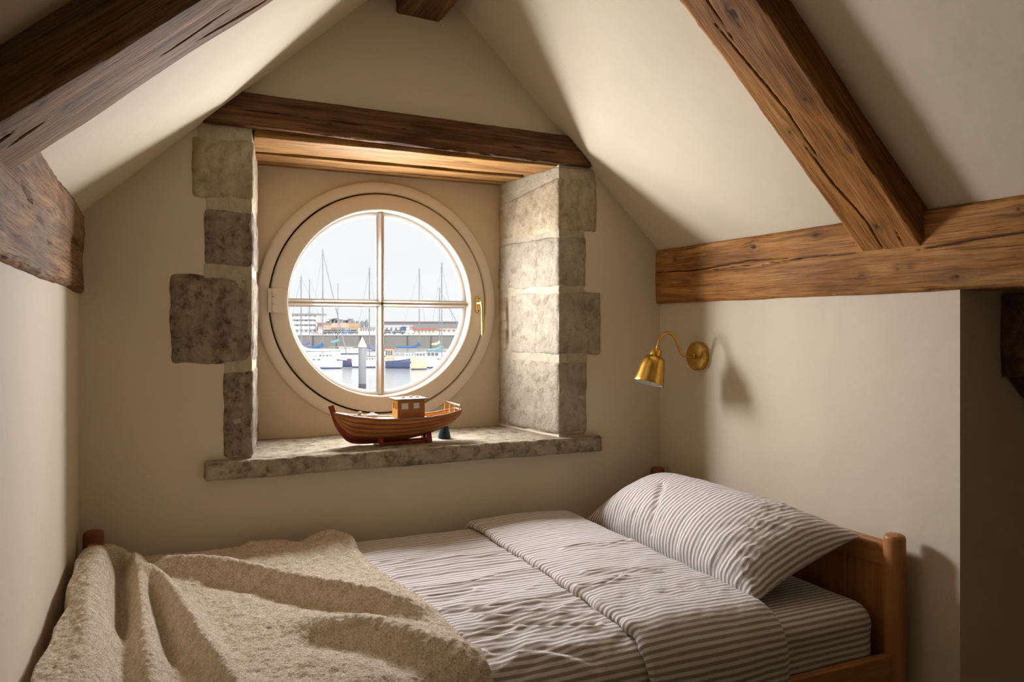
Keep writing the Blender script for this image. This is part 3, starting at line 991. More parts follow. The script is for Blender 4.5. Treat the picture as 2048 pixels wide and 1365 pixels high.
# mattress in its fitted sheet
X0m, X1m, Y0m, Y1m, Z0m, Z1m = -0.155, 1.738, 1.442, 2.474, -0.930, -0.737
def rounded_cloth(x0, x1, y0, y1, z0, z1, rad, stepx, stepy, wrf, seed):
    L = np.array([x1 - x0, y1 - y0, z1 - z0])
    T = []
    for a, st in ((0, stepx), (1, stepy), (2, 0.008)):
        nn = max(2, int(L[a] / st))
        T.append(np.linspace(0, L[a], nn + 1))
    P, F = surf_lattice(*T)
    R = np.array([rad, rad, min(rad, L[2] * 0.48)])
    q = np.clip(P, rad, L - rad); q[:, 2] = np.clip(P[:, 2], R[2], L[2] - R[2])
    d = (P - q)
    n_ = d / np.maximum(np.linalg.norm(d, axis=1, keepdims=True), 1e-9)
    V = q + n_ * R[2]
    V[:, :2] = q[:, :2] + n_[:, :2] * rad
    # stripes run along x: v coordinate follows the girth
    ang_ = np.arctan2(-n_[:, 1], np.maximum(n_[:, 2], -1))
    v = V[:, 1] - n_[:, 1] * 0 + 0.0
    vv = np.where(V[:, 1] < rad, q[:, 1] - rad * ang_ - np.clip(R[2] - 0 + q[:, 2] * 0, 0, 0), V[:, 1])
    front = (n_[:, 1] < -0.02)
    vv = np.where(front, rad - rad * np.arctan2(-n_[:, 1], n_[:, 2]) - np.where(n_[:, 2] < 1e-6, (L[2] - R[2]) - q[:, 2], (L[2] - R[2]) - q[:, 2]), V[:, 1])
    V = V + n_ * wrf(V, n_)[:, None]
    V += np.array([x0, y0, z0])
    return V, F, np.stack([V[:, 0], vv], -1)
def mw(V, n_):
    side = np.clip(-n_[:, 1], 0, 1)
    a = fbm(np.stack([V[:, 0] * 9 + V[:, 2] * 14, V[:, 2] * 9, V[:, 0] * 0], -1), 3, 5)
    return 0.005 * side * a + 0.0015 * fbm(V * np.array([6, 14, 6]), 3, 8)
V, F, UV = rounded_cloth(X0m, X1m, Y0m, Y1m, Z0m, Z1m, 0.058, 0.012, 0.009, mw, 3)
tag(mk('mattress', V, F, M['cloth'], uv=UV), 'mattress in a fitted striped sheet, bare beside the pillow at the head end', 'mattress')

# duvet
def cross(yf, yb, ztop, rf, rb, zf, zb, n):
    """across the bed from the wall side to the hanging front: returns Y,Z,ny,nz,s"""
    pts, nr = [], []
    for z in np.linspace(zb, ztop - rb, 6)[:-1]: pts.append((yb, z)); nr.append((1, 0))
    for a in np.linspace(0, math.pi / 2, 10): pts.append((yb - rb + rb * math.cos(a), ztop - rb + rb * math.sin(a))); nr.append((math.cos(a), math.sin(a)))
    for y in np.linspace(yb - rb, yf + rf, 120)[1:-1]: pts.append((y, ztop)); nr.append((0, 1))
    for a in np.linspace(math.pi / 2, math.pi, 26): pts.append((yf + rf + rf * math.cos(a), ztop - rf + rf * math.sin(a))); nr.append((math.cos(a), math.sin(a)))
    for z in np.linspace(ztop - rf, zf, 20)[1:]: pts.append((yf, z)); nr.append((-1, 0))
    pts, nr = np.array(pts), np.array(nr)
    s = np.concatenate([[0], np.cumsum(np.linalg.norm(np.diff(pts, axis=0), axis=1))])
    S = np.linspace(0, s[-1], n)
    out = [np.interp(S, s, pts[:, 0]), np.interp(S, s, pts[:, 1]), np.interp(S, s, nr[:, 0]), np.interp(S, s, nr[:, 1])]
    nn = np.hypot(out[2], out[3]); out[2] /= nn; out[3] /= nn
    return out + [S]

duv = thing('duvet', 'striped beige and white duvet lying across the bed, turned back near the pillow', 'duvet', (0.6, 1.93, -0.74))
nx, ny = 330, 420
Y, Z, NY, NZ, S = cross(1.388, 2.492, -0.697, 0.085, 0.045, -1.06, -0.80, ny)
xs = np.linspace(-0.15, 1.0, nx)
Xg, Sg = np.meshgrid(xs, S, indexing='ij')
Yg, Zg = np.broadcast_to(Y, Xg.shape), np.broadcast_to(Z, Xg.shape)
NYg, NZg = np.broadcast_to(NY, Xg.shape), np.broadcast_to(NZ, Xg.shape)
h = 0.010 * np.sin(np.clip((Yg - 1.39) / 1.1, 0, 1) * np.pi) * NZg
# long soft creases along the bed, and slanting ones towards the front
p = np.stack([Xg * 2.2, Yg * 17 + Xg * 1.5, Xg * 0], -1)
h += 0.0040 * fbm(p, 4, 3) * (0.35 + 0.65 * NZg)
p = np.stack([Xg * 5 + Yg * 2.5, Yg * 12 - Xg * 6, Xg * 0 + 2], -1)
fr = sstep(2.0, 1.6, Yg)
h += 0.0065 * (1 - np.abs(fbm(p, 3, 6)) * 2.2) * fr * (0.3 + 0.7 * NZg)
p = np.stack([Xg * 14, Yg * 32 - Xg * 9, Xg * 0 + 5], -1)
h += 0.0028 * fbm(p, 3, 12) * (0.4 + 0.6 * fr)
for pts, w_, d_ in ([[(0.58, 2.196), (0.68, 2.178), (0.80, 2.17)], 0.006, 0.006], [[(0.594, 2.053), (0.72, 2.04), (0.865, 2.052), (0.94, 2.05)], 0.006, 0.009],
                    [[(0.60, 1.931), (0.75, 1.915), (0.85, 1.945), (0.96, 1.954)], 0.006, 0.008], [[(0.618, 1.86), (0.73, 1.864)], 0.006, 0.006],
                    [[(0.60, 2.12), (0.78, 2.105), (0.95, 2.13)], 0.007, 0.006], [[(0.62, 1.76), (0.8, 1.72), (0.95, 1.74)], 0.010, 0.009],
                    [[(0.62, 1.60), (0.72, 1.62), (0.80, 1.575), (0.9, 1.53)], 0.014, 0.010], [[(0.64, 1.50), (0.74, 1.47), (0.84, 1.42)], 0.015, 0.008], [[(0.7, 1.68), (0.82, 1.65), (0.93, 1.60)], 0.010, 0.010]):
    dd, _, sd = polydist(Xg, Yg, pts)
    h -= d_ * np.exp(-(dd / w_) ** 2) - d_ * 0.7 * np.exp(-((dd - 0.018) / 0.014) ** 2) * (sd < 0)
h = h - 0.045 * sstep(0.52, 0.44, Xg) * np.clip(NZg + 0.4, 0, 1)
P = np.stack([Xg, Yg + NYg * h, Zg + NZg * h], -1)
cl = np.linalg.norm(np.diff(P[200:], axis=1), axis=-1).mean(0)
Sg = np.broadcast_to(np.concatenate([[0], np.cumsum(cl)])[None, :], Xg.shape)
mk('cover', P.reshape(-1, 3), grid_faces(nx, ny), M['cloth'], duv, uv=np.stack([Xg, Sg], -1).reshape(-1, 2))

# turned-back band: thick fold
nx = 200
Lb = 0.40
prof = []   # (x, offset) across the band, from under the left lip over the top to under the right fold
for a in np.linspace(-1.2, math.pi / 2, 22): prof.append((0.967 - 0.015 * math.cos(a), 0.012 + 0.013 * math.sin(a)))
for t in np.linspace(0, 1, 130)[1:-1]: prof.append((0.967 + t * (1.318 - 0.967), 0.025 + 0.006 * math.sin(t * math.pi)))
for a in np.linspace(math.pi / 2, -1.1, 40): prof.append((1.318 + 0.040 * math.cos(a), -0.012 + 0.037 * math.sin(a)))
prof = np.array(prof)
nx = len(prof)
Xb, Sb = np.meshgrid(np.arange(nx), S, indexing='ij')
off = prof[:, 1][:, None]
nzp = np.gradient(prof[:, 0]); nxp = -np.gradient(prof[:, 1]); q_ = np.hypot(nzp, nxp); nzp, nxp = (nzp / q_)[:, None], (nxp / q_)[:, None]
xx = prof[:, 0][:, None] + 0.006 * fbm(np.stack([Y * 6, Y * 0, Z * 4], -1), 3, 4)[None, :] + 0.008 * np.sin((Y[None, :] - 1.4) * 2.2)
Yb, Zb = np.broadcast_to(Y, xx.shape), np.broadcast_to(Z, xx.shape)
NYb, NZb = np.broadcast_to(NY, xx.shape), np.broadcast_to(NZ, xx.shape)
arc = np.broadcast_to(prof[:, 0][:, None], xx.shape)
hh = 0.0026 * fbm(np.stack([xx * 6, Yb * 26 + xx * 4, xx * 0], -1), 4, 21)
hh = hh + 0.005 * fbm(np.stack([xx * 7 + Yb * 3, Yb * 11 - xx * 7, xx * 0 + 3], -1), 3, 22) * sstep(2.4, 1.75, Yb)
hh = hh + 0.0026 * fbm(np.stack([xx * 24 + Yb * 10, Yb * 30 - xx * 22, xx * 0 + 13], -1), 3, 27) * np.exp(-((Yb - 1.58) / 0.14) ** 2)
lip = np.exp(-((arc - 0.957) / 0.035) ** 2)
hh = hh + 0.0055 * lip * fbm(np.stack([xx * 2, (Yb + Zb * 0.5) * 34, xx * 0 + 8], -1), 3, 23)
for pts, w_, d_ in ([[(1.10, 2.02), (1.17, 2.03), (1.24, 2.00), (1.32, 2.03)], 0.005, 0.006], [[(1.05, 1.80), (1.15, 1.78), (1.22, 1.74)], 0.007, 0.007], [[(0.98, 1.72), (1.03, 1.70), (1.10, 1.73)], 0.007, 0.009]):
    dd, _, sd = polydist(xx, Yb, pts)
    hh -= d_ * np.exp(-(dd / w_) ** 2) - d_ * 0.7 * np.exp(-((dd - 0.016) / 0.012) ** 2) * (sd < 0)
tot = off + hh * nzp
P = np.stack([xx + nxp * hh, Yb + NYb * (tot + 0.004), Zb + NZb * (tot + 0.004)], -1)
cum = np.concatenate([[0], np.cumsum(np.linalg.norm(np.diff(prof, axis=0), axis=1))])
cl = np.linalg.norm(np.diff(P[30:140], axis=1), axis=-1).mean(0)
Sb = np.broadcast_to(np.concatenate([[0], np.cumsum(cl)])[None, :], xx.shape)
uvb = np.stack([np.broadcast_to(cum[:, None], xx.shape), Sb + 0.005], -1)
mk('turned_back_edge', P.reshape(-1, 3), grid_faces(nx, ny), M['cloth'], duv, uv=uvb.reshape(-1, 2))

# pillow
pil = None
nu, nv = 130, 260
u = np.sin(np.linspace(-math.pi / 2, math.pi / 2, nu)); v = np.sin(np.linspace(-math.pi / 2, math.pi / 2, nv))
U, Vv = np.meshgrid(u, v, indexing='ij')
# edges: u=-1 low edge on the sheet, u=+1 on the headboard; v=-1 near end
lo_n, lo_f = np.array([1.375, 1.530, -0.722]), np.array([1.415, 2.452, -0.712])
hi_n, hi_f = np.array([1.728, 1.492, -0.566]), np.array([1.735, 2.405, -0.575])
def pil_surface(side):
    a, b = (U + 1) / 2, (Vv + 1) / 2
    base = (lo_n * (1 - a[..., None]) + hi_n * a[..., None]) * (1 - b[..., None]) + (lo_f * (1 - a[..., None]) + hi_f * a[..., None]) * b[..., None]
    # edges draw inwards between the corners
    mid = (lo_n + lo_f + hi_n + hi_f) / 4
    eu = np.array([0.92, 0.0, 0.38]); ev = np.array([0.0, 1.0, 0.0])
    base = base - (ev * (np.sign(Vv) * 0.030 * (1 - U ** 2) * np.abs(Vv) ** 3)[..., None]) - (eu * (np.sign(U) * 0.016 * (1 - Vv ** 2) * np.abs(U) ** 3)[..., None])
    th = np.clip((1 - np.abs(U) ** 2.3), 0, 1) ** 0.62 * np.clip((1 - np.abs(Vv) ** 3.6), 0, 1) ** 0.58
    nrm = np.array([-0.38, 0.0, 0.92])
    if side > 0:
        w = fbm(np.stack([U * 1.2 + 3, Vv * 13 + U * 1.5, U * 0], -1), 4, 41)
        lowe = np.exp(-((U + 1) / 0.55) ** 2)
        hgt = 0.128 * th + 0.010 * w * np.clip(th * 3, 0, 1) * lowe
        hgt += 0.004 * fbm(np.stack([U * 3, Vv * 9 + U * 3, U * 0 + 4], -1), 3, 43) * np.clip(th * 3, 0, 1)
        n2 = np.exp(-((Vv + 0.72 - 0.25 * U) / 0.16) ** 2)
        hgt += 0.007 * n2 * fbm(np.stack([U * 9 + Vv * 9, Vv * 10 - U * 4, U * 0 + 9], -1), 3, 44)
        dd, _, sd = polydist(U, Vv, [(-0.85, 0.08), (-0.45, 0.16), (-0.1, 0.28), (0.05, 0.36)])
        hgt -= 0.009 * np.exp(-(dd / 0.035) ** 2)
    else:
        hgt = -0.055 * th
    P = base + nrm * hgt[..., None]
    P[..., 2] = np.maximum(P[..., 2], -0.7345 + 0.0 * P[..., 2])
    return P
Pt, Pb = pil_surface(1), pil_surface(-1)
Fg = grid_faces(nu, nv)
Vp = np.concatenate([Pt.reshape(-1, 3), Pb.reshape(-1, 3)])
Fp = np.concatenate([Fg, Fg[:, ::-1] + nu * nv])
dv = np.linalg.norm(np.diff(Pt, axis=1), axis=-1)
girth = np.concatenate([np.zeros((nu, 1)), np.cumsum(dv, axis=1)], 1)
girth = girth - girth[:, nv // 2][:, None]
gm = np.broadcast_to(girth[nu // 2][None, :], girth.shape)
girth = girth * 0.55 + gm * 0.45 * (np.clip(1 - np.abs(U) ** 3, 0, 1)) + girth * 0.45 * (1 - np.clip(1 - np.abs(U) ** 3, 0, 1))
uvp = np.stack([U * 0.2, girth], -1).reshape(-1, 2)
o = mk('pillow', Vp, Fp, M['cloth'], uv=np.concatenate([uvp, uvp]))
tag(o, 'plump striped pillow leaning against the wooden headboard', 'pillow')

# ------------------------------------------------------------------ blanket
bl = None
nxb, nyb = 330, 470
Yc, Zc, NYc, NZc, Sc = cross(1.355, 2.498, -0.672, 0.085, 0.022, -1.12, -0.70, nyb)
ub = np.linspace(0, 1, nxb)
yclip = np.clip(Yc, 1.3, 2.5)
xright = np.interp(yclip, [1.30, 1.43, 1.60, 1.82, 2.05, 2.2, 2.40, 2.50], [0.570, 0.597, 0.606, 0.598, 0.560, 0.548, 0.545, 0.528]) + 0.004 * fbm(np.stack([Yc * 9, Zc * 9, Yc * 0], -1), 3, 77)
xleft = -0.207 + 0.006 * np.sin(yclip * 11) + 0.004 * np.sin(yclip * 27 + 1)
Xq = xleft[None, :] * (1 - ub[:, None]) + xright[None, :] * ub[:, None]
Yq, Zq = np.broadcast_to(Yc, Xq.shape), np.broadcast_to(Zc, Xq.shape)
NYq, NZq = np.broadcast_to(NYc, Xq.shape), np.broadcast_to(NZc, Xq.shape)
hq = np.zeros_like(Xq)
def ridge(pts, hgt, w, lean=0.0, ends=(0.12, 0.12)):
    d, f, s = polydist(Xq, Yq, smooth_path([(a, b, 0) for a, b in pts], 8)[:, :2])
    e = sstep(0, ends[0], f) * sstep(0, ends[1], 1 - f) if ends else 1
    ww = w * np.where(s > 0, 1 + lean, 1 - lean)
    return hgt * e * np.exp(-(d / ww) ** 2)
# mound over the footboard
hq += 0.080 * sstep(-0.055, -0.150, Xq) * (1 - 0.40 * sstep(2.28, 2.46, Yq))
hq += ridge([(-0.15, 2.50), (-0.16, 2.30), (-0.16, 2.05), (-0.145, 1.84), (-0.115, 1.64), (-0.10, 1.45), (-0.10, 1.2)], 0.018, 0.035, 0, None) * (1 - sstep(2.25, 2.42, Yq))
hq -= ridge([(-0.118, 2.46), (-0.105, 2.25), (-0.092, 2.05), (-0.085, 1.9), (-0.06, 1.72)], 0.072, 0.022, 0, (0.02, 0.4))
hq += ridge([(-0.075, 2.42), (-0.066, 2.25), (-0.052, 1.98), (-0.035, 1.71), (-0.02, 1.50), (-0.02, 1.2)], 0.050, 0.030, 0, (0.1, 0.35))
hq -= ridge([(-0.035, 2.22), (-0.012, 1.95), (0.010, 1.75), (0.03, 1.6)], 0.028, 0.016, 0, (0.1, 0.4))
hq += ridge([(-0.045, 2.25), (-0.01, 2.14), (0.022, 2.0), (0.048, 1.85), (0.076, 1.67), (0.108, 1.516), (0.118, 1.43), (0.125, 1.2)], 0.048, 0.028, 0.1, (0.08, 0.05))
hq += ridge([(-0.05, 2.29), (0.032, 2.29), (0.120, 2.235), (0.177, 2.180), (0.302, 2.02), (0.414, 1.868), (0.53, 1.74), (0.61, 1.68)], 0.046, 0.036, 0.12, (0.1, 0.25))
hq -= ridge([(0.08, 2.18), (0.16, 2.10), (0.30, 1.93), (0.42, 1.79)], 0.010, 0.030)
hq += ridge([(0.18, 1.86), (0.241, 1.811), (0.324, 1.735), (0.418, 1.650), (0.500, 1.51), (0.55, 1.40), (0.57, 1.25)], 0.042, 0.045, 0.1, (0.6, 0.02))
hq -= ridge([(0.26, 1.70), (0.36, 1.60), (0.44, 1.48), (0.48, 1.35)], 0.012, 0.035)
hq += ridge([(0.20, 2.47), (0.35, 2.42), (0.52, 2.32)], 0.012, 0.05)
hq += ridge([(0.46, 2.50), (0.52, 2.44), (0.535, 2.36)], 0.020, 0.035, 0, None)
hq -= ridge([(0.37, 2.50), (0.42, 2.40)], 0.010, 0.03)
hq += ridge([(0.25, 1.60), (0.33, 1.50), (0.36, 1.35)], 0.010, 0.05)
hq += 0.008 * fbm(np.stack([Xq * 7, Yq * 7, Zq * 7], -1), 3, 81)
hq += 0.0027 * fbm(np.stack([Xq * 90, Yq * 60, Zq * 70], -1), 2, 82) + 0.0018 * fbm(np.stack([Xq * 190, Yq * 190, Zq * 190], -1), 2, 83)
# soft thick hem on the free edge, and the left edge tucked down
er = (Xq.max(0)[None, :] - Xq)
hq = hq - 0.040 * np.clip(1 - er / 0.018, 0, 1) ** 2.2
el = Xq - Xq.min(0)[None, :]
hq = hq - 0.11 * np.clip(1 - el / 0.012, 0, 1) ** 2 * 1.0
eb = Sc[None, :]
P = np.stack([Xq, Yq + NYq * hq, Zq + NZq * hq], -1)
# the folds lean away from the hanging front instead of stretching
P[..., 1] = np.minimum(P[..., 1], 2.515)
bo = mk('blanket', P.reshape(-1, 3), grid_faces(nxb, nyb), M['wool'])
tag(bo, 'rumpled beige boucle wool blanket heaped over the foot of the bed', 'blanket')
# nap: short fibres standing off the wool
Pn = P.reshape(-1, 3)
dU = np.gradient(P, axis=0).reshape(-1, 3); dV = np.gradient(P, axis=1).reshape(-1, 3)
Nn = np.cross(dU, dV); Nn /= np.linalg.norm(Nn, axis=1, keepdims=True) + 1e-12
if Nn[len(Nn) // 2][2] < 0: Nn = -Nn
K = 150000
idx = rng.integers(0, len(Pn), K)
rd = rng.normal(size=(K, 3)); dirv = Nn[idx] + 0.9 * rd / np.linalg.norm(rd, axis=1, keepdims=True)
dirv /= np.linalg.norm(dirv, axis=1, keepdims=True)
ln = rng.uniform(0.0022, 0.0058, K)[:, None]
base = Pn[idx] + rng.normal(scale=0.0012, size=(K, 3))
side = np.cross(dirv, rng.normal(size=(K, 3))); side /= np.linalg.norm(side, axis=1, keepdims=True)
tri = np.stack([base - side * 0.0003, base + side * 0.0003, base + dirv * ln], 1).reshape(-1, 3)
nap = mk('wool_nap', tri, np.arange(K * 3).reshape(-1, 3), M['wool'], bo, smooth=False)
nap['kind'] = 'stuff'

# ------------------------------------------------------------------ toy boat
CX, CY = 0.755, 2.655
toy = thing('toy_boat', 'varnished wooden toy fishing boat with a small cabin, standing on the sill', 'toy boat', (CX, CY, -0.400))
xa, xb = 0.532, 0.990
def sheer(x): return np.interp(x, [0.53, 0.60, 0.68, 0.77, 0.86, 0.93, 0.99], [-0.298, -0.312, -0.322, -0.3265, -0.324, -0.317, -0.306])
def keel(x): return np.interp(x, [0.53, 0.55, 0.575, 0.60, 0.66, 0.80, 0.88, 0.94, 0.97, 0.99], [-0.308, -0.345, -0.378, -0.396, -0.402, -0.400, -0.386, -0.366, -0.352, -0.330])
def beam(x): return np.interp(x, [0.53, 0.55, 0.60, 0.68, 0.77, 0.86, 0.93, 0.99], [0.002, 0.014, 0.035, 0.052, 0.057, 0.055, 0.048, 0.036])
hx_ = np.linspace(xa, xb, 60)
def sect(x, q, off=0.0):
    b_, zs, zk = beam(x), sheer(x), keel(x)
    y = b_ * (1 - q ** 2.4) ** 0.62
    z = zs + (zk - zs) * q ** 0.95
    return y + off * (1 - 0.4 * q), z - off * q * 0.6
NS = 5
for sgn in (-1, 1):
    for k in range(NS):
        q0, q1 = k / NS, (k + 1) / NS
        rows = []
        for (q, of) in ((q0 + 0.014, -0.002), (q0 + 0.018, 0.0004), ((q0 + q1) / 2, 0.0012), (q1 - 0.012, 0.0018), (q1 - 0.006, 0.0004), (q1 - 0.006, -0.002)):
            y, z = sect(hx_, min(q, 0.9995), of)
            rows.append(np.stack([hx_, CY + sgn * y, z], -1))
        P = np.stack(rows, 0)
        F = grid_faces(6, 60)
        if sgn > 0: F = F[:, ::-1]
        mk('strake', P.reshape(-1, 3), F, M['hull'] if k < 4 else M['hullred'], toy)
# hull core behind the strakes
rows = []
for q in np.linspace(0, 0.999, 10):
    y, z = sect(hx_, q, -0.0008); rows.append(np.stack([hx_, CY - y, z], -1))
for q in np.linspace(0.999, 0, 10)[1:]:
    y, z = sect(hx_, q, -0.0008); rows.append(np.stack([hx_, CY + y, z], -1))
P = np.stack(rows, 0)
F = grid_faces(19, 60).tolist() + [[r * 60 + 59 for r in range(19)]]
mk('hull', P.reshape(-1, 3), F, M['dark'], toy)
# inner bulwark
rows = []
for q in (0.0, 0.12, 0.30):
    y, z = sect(hx_, q, -0.004); rows.append(np.stack([hx_, CY - np.maximum(y, 0.0005), z], -1))
for q in (0.30, 0.12, 0.0):
    y, z = sect(hx_, q, -0.004); rows.append(np.stack([hx_, CY + np.maximum(y, 0.0005), z], -1))
mk('bulwark', np.stack(rows, 0).reshape(-1, 3), grid_faces(6, 60), M['deck'], toy)
# foredeck and cockpit sole
xd = np.linspace(0.545, 0.862, 30)
b_ = np.maximum(beam(xd) - 0.002, 0.001)
P = np.stack([np.stack([xd, CY + s * b_, sheer(xd) - 0.0015], -1) for s in (-1, -0.5, 0, 0.5, 1)], 0); P[1:4, :, 2] += 0.002; P[2, :, 2] += 0.001
mk('deck', P.reshape(-1, 3), grid_faces(5, 30), M['palewood'], toy)
# gunwale rails
for sgn in (-1, 1):
    pts = [(x, CY + sgn * (beam(x) + 0.0005), sheer(x) + 0.0015) for x in hx_]
    mk('gunwale', *tube(pts, 0.0036, 8), M['trimw'], toy)
mk('transom_rail', *tube([(0.990, CY - 0.037, -0.304), (0.991, CY, -0.303), (0.990, CY + 0.037, -0.304)], 0.004, 8), M['trimw'], toy)
mk('transom', np.array([(0.9905, CY - 0.036, -0.305), (0.9905, CY + 0.036, -0.305), (0.989, CY + 0.026, -0.325), (0.989, CY + 0.002, -0.334), (0.989, CY - 0.002, -0.334), (0.989, CY - 0.026, -0.325)]), [[0, 1, 2, 3, 4, 5]], M['hull'], toy, smooth=False)
# stem post
st_c = smooth_path([(0.522, CY, -0.270), (0.531, CY, -0.296), (0.545, CY, -0.338), (0.566, CY, -0.372), (0.590, CY, -0.396), (0.63, CY, -0.4045), (0.70, CY, -0.4055), (0.80, CY, -0.4035)], 8)
V = []
tg = np.gradient(st_c, axis=0); tg /= np.linalg.norm(tg, axis=1, keepdims=True)
nn_ = np.stack([-tg[:, 2], tg[:, 1], tg[:, 0]], -1)
wd = np.interp(np.linspace(0, 1, len(st_c)), [0, 0.4, 0.7, 1], [0.0095, 0.0085, 0.005, 0.003])
for i, p_ in enumerate(st_c):
    for (a, b) in ((-1, -1), (1, -1), (1, 1), (-1, 1)):
        V.append(p_ + nn_[i] * wd[i] * a + np.array([0, 0.0042 * b, 0]))
F = grid_faces(len(st_c), 4, False, True).tolist() + [[0, 1, 2, 3], [len(V) - 1, len(V) - 2, len(V) - 3, len(V) - 4]]
mk('stem', np.array(V), F, M['hullred'], toy, smooth=False)
# cabin: walls with window openings
ca, cb, cy0, cy1, cz0, cz1 = 0.750, 0.850, CY - 0.036, CY + 0.036, -0.3275, -0.2595
def wall_with_holes(W, H, holes, T=0.003):
    """panel in (a,b) with rectangular holes, as a front and back skin"""
    aa = sorted({0, W, *[h_[0] for h_ in holes], *[h_[1] for h_ in holes]})
    bb = sorted({0, H, *[h_[2] for h_ in holes], *[h_[3] for h_ in holes]})
    out = []
    for i in range(len(aa) - 1):
        for j in range(len(bb) - 1):
            ca_, cb_ = (aa[i] + aa[i + 1]) / 2, (bb[j] + bb[j + 1]) / 2
            if any(h_[0] < ca_ < h_[1] and h_[2] < cb_ < h_[3] for h_ in holes): continue
            out.append(box(aa[i], aa[i + 1], 0, T, bb[j], bb[j + 1]))
    return join(out)
cab = mk('cabin', *join([box(ca + .003, cb - .003, cy0 + .003, cy1 - .003, cz0 - 0.004, cz0 + 0.004)]), M['deck'], toy, smooth=False)
H_ = cz1 - cz0
side_h = [(0.014, 0.039, 0.036, 0.058), (0.058, 0.080, 0.038, 0.058)]
V, F = wall_with_holes(cb - ca, H_, side_h)
mk('cabin_side', V + np.array([ca, cy0, cz0]), F, M['hull'], cab, smooth=False)
mk('cabin_side', V + np.array([ca, cy1 - 0.003, cz0]), F, M['hull'], cab, smooth=False)
for (h_, sd) in ((side_h[0], 0), (side_h[1], 1)):
    # pale window frame rings
    x0, x1, z0, z1 = ca + h_[0], ca + h_[1], cz0 + h_[2], cz0 + h_[3]
    t = 0.0022
    mk('cabin_window', *box(x0, x1, cy0 + 0.0005, cy0 + 0.0015, z0, z1), M['cream'], cab, smooth=False)  # opaque cream panel, painted as the brightness seen through the cabin
    mk('cabin_window_frame', *join([box(x0 - t, x1 + t, cy0 - 0.0012, cy0 + 0.001, z0 - t, z0), box(x0 - t, x1 + t, cy0 - 0.0012, cy0 + 0.001, z1, z1 + t),
                                    box(x0 - t, x0, cy0 - 0.0012, cy0 + 0.001, z0, z1), box(x1, x1 + t, cy0 - 0.0012, cy0 + 0.001, z0, z1)]), M['trimw'], cab, smooth=False)
V, F = wall_with_holes(cy1 - cy0 - 0.006, H_, [(0.010, 0.026, 0.036, 0.056), (0.040, 0.056, 0.036, 0.056)])
Vr = np.stack([V[:, 1], V[:, 0], V[:, 2]], -1)
mk('cabin_front', Vr + np.array([ca, cy0 + 0.003, cz0]), F, M['deck'], cab, smooth=False)
V, F = wall_with_holes(cy1 - cy0 - 0.006, H_, [(0.024, 0.044, 0.0, 0.050)])
Vr = np.stack([V[:, 1], V[:, 0], V[:, 2]], -1)
mk('cabin_back', Vr + np.array([cb - 0.003, cy0 + 0.003, cz0]), F, M['deck'], cab, smooth=False)
rf = block('cabin_roof', aabb(0.741, 0.860, cy0 - 0.009, cy1 + 0.009, -0.2595, -0.2535), M['trimw'], toy, (0.02, 0.02, 0.004), r=0.002, amp=0)
for (x, y) in ((0.782, CY + 0.004), (0.812, CY + 0.012), (0.834, CY + 0.004)):
    mk('roof_ring', *lathe([(0.0040, -0.2536), (0.0075, -0.2536), (0.0075, -0.2490), (0.0042, -0.2490), (0.0040, -0.2520), (0.0001, -0.2522)], 20, 'z', (x, y, 0), False), M['palewood'], rf)
# deck fittings
mk('deck_knob', *lathe([(0.013, -0.3165), (0.0135, -0.308), (0.010, -0.305), (0.006, -0.303), (0.0075, -0.300), (0.007, -0.296), (0.0001, -0.295)], 24, 'z', (0.622, CY - 0.006, 0), False), M['palewood'], toy)
mk('deck_hatch', *lathe([(0.0205, -0.3205), (0.0215, -0.308), (0.018, -0.306), (0.010, -0.306), (0.009, -0.301), (0.0001, -0.3005)], 28, 'z', (0.664, CY - 0.012, 0), False), M['palewood'], toy)
# stern rail across the transom
sr = mk('stern_rail', *tube([(0.952, CY + 0.046, -0.276), (0.968, CY + 0.004, -0.281), (0.984, CY - 0.038, -0.286)], 0.0030, 8), M['palewood'], toy)
for t in (0.04, 0.35, 0.66, 0.96):
    x, y = 0.952 + 0.032 * t, CY + 0.046 - 0.084 * t
    mk('rail_post', *tube([(x, y, -0.316), (x, y, -0.277 - 0.009 * t)], 0.0024, 8), M['deck'], sr)
mk('cockpit_sole', *box(0.862, 0.962, CY - 0.034, CY + 0.034, -0.343, -0.340), M['deck'], toy, smooth=False)

# cradle
st = thing('display_stand', 'small reddish wooden cradle under the hull of the toy boat', 'stand', (CX, CY, -0.416))
for x in (0.690, 0.868):
    pr = [(-0.040, -0.416), (0.040, -0.416), (0.038, -0.404), (0.030, -0.386), (0.026, -0.382), (0.020, -0.388), (0.010, -0.4035), (-0.010, -0.4035), (-0.020, -0.388), (-0.026, -0.382), (-0.030, -0.386), (-0.038, -0.404)]
    V = [(x - 0.009, CY + a, b + 0.001) for a, b in pr] + [(x + 0.009, CY + a, b + 0.001) for a, b in pr]
    n = len(pr)
    F = [list(range(n))[::-1], [n + i for i in range(n)]] + [[i, (i + 1) % n, n + (i + 1) % n, n + i] for i in range(n)]
    mk('support', V, F, M['hullred'], st, smooth=False)
for y in (CY - 0.026, CY + 0.026):
    mk('stretcher', *box(0.690, 0.868, y - 0.004, y + 0.004, -0.4145, -0.405), M['hullred'], st, smooth=False)
o = mk('tapered_block', *lathe([(0.0235, -0.4155), (0.0240, -0.4135), (0.0235, -0.411), (0.015, -0.372), (0.0135, -0.370), (0.0001, -0.370)], 32, 'z', (0.957, 2.712, 0)), M['teal'])
tag(o, 'small dark teal tapered block on the sill under the stern of the toy boat', 'block')

# ------------------------------------------------------------------ harbour outside
SY, CYW = math.sin(24.5 * D2R), math.cos(24.5 * D2R)
WL = -6.5       # water level below the eye
QT = -2.25      # top of the quay


def at(px, t):
    u_ = (px - 1024) / 1526
    return t * (SY + CYW * u_), t * (CYW - SY * u_)


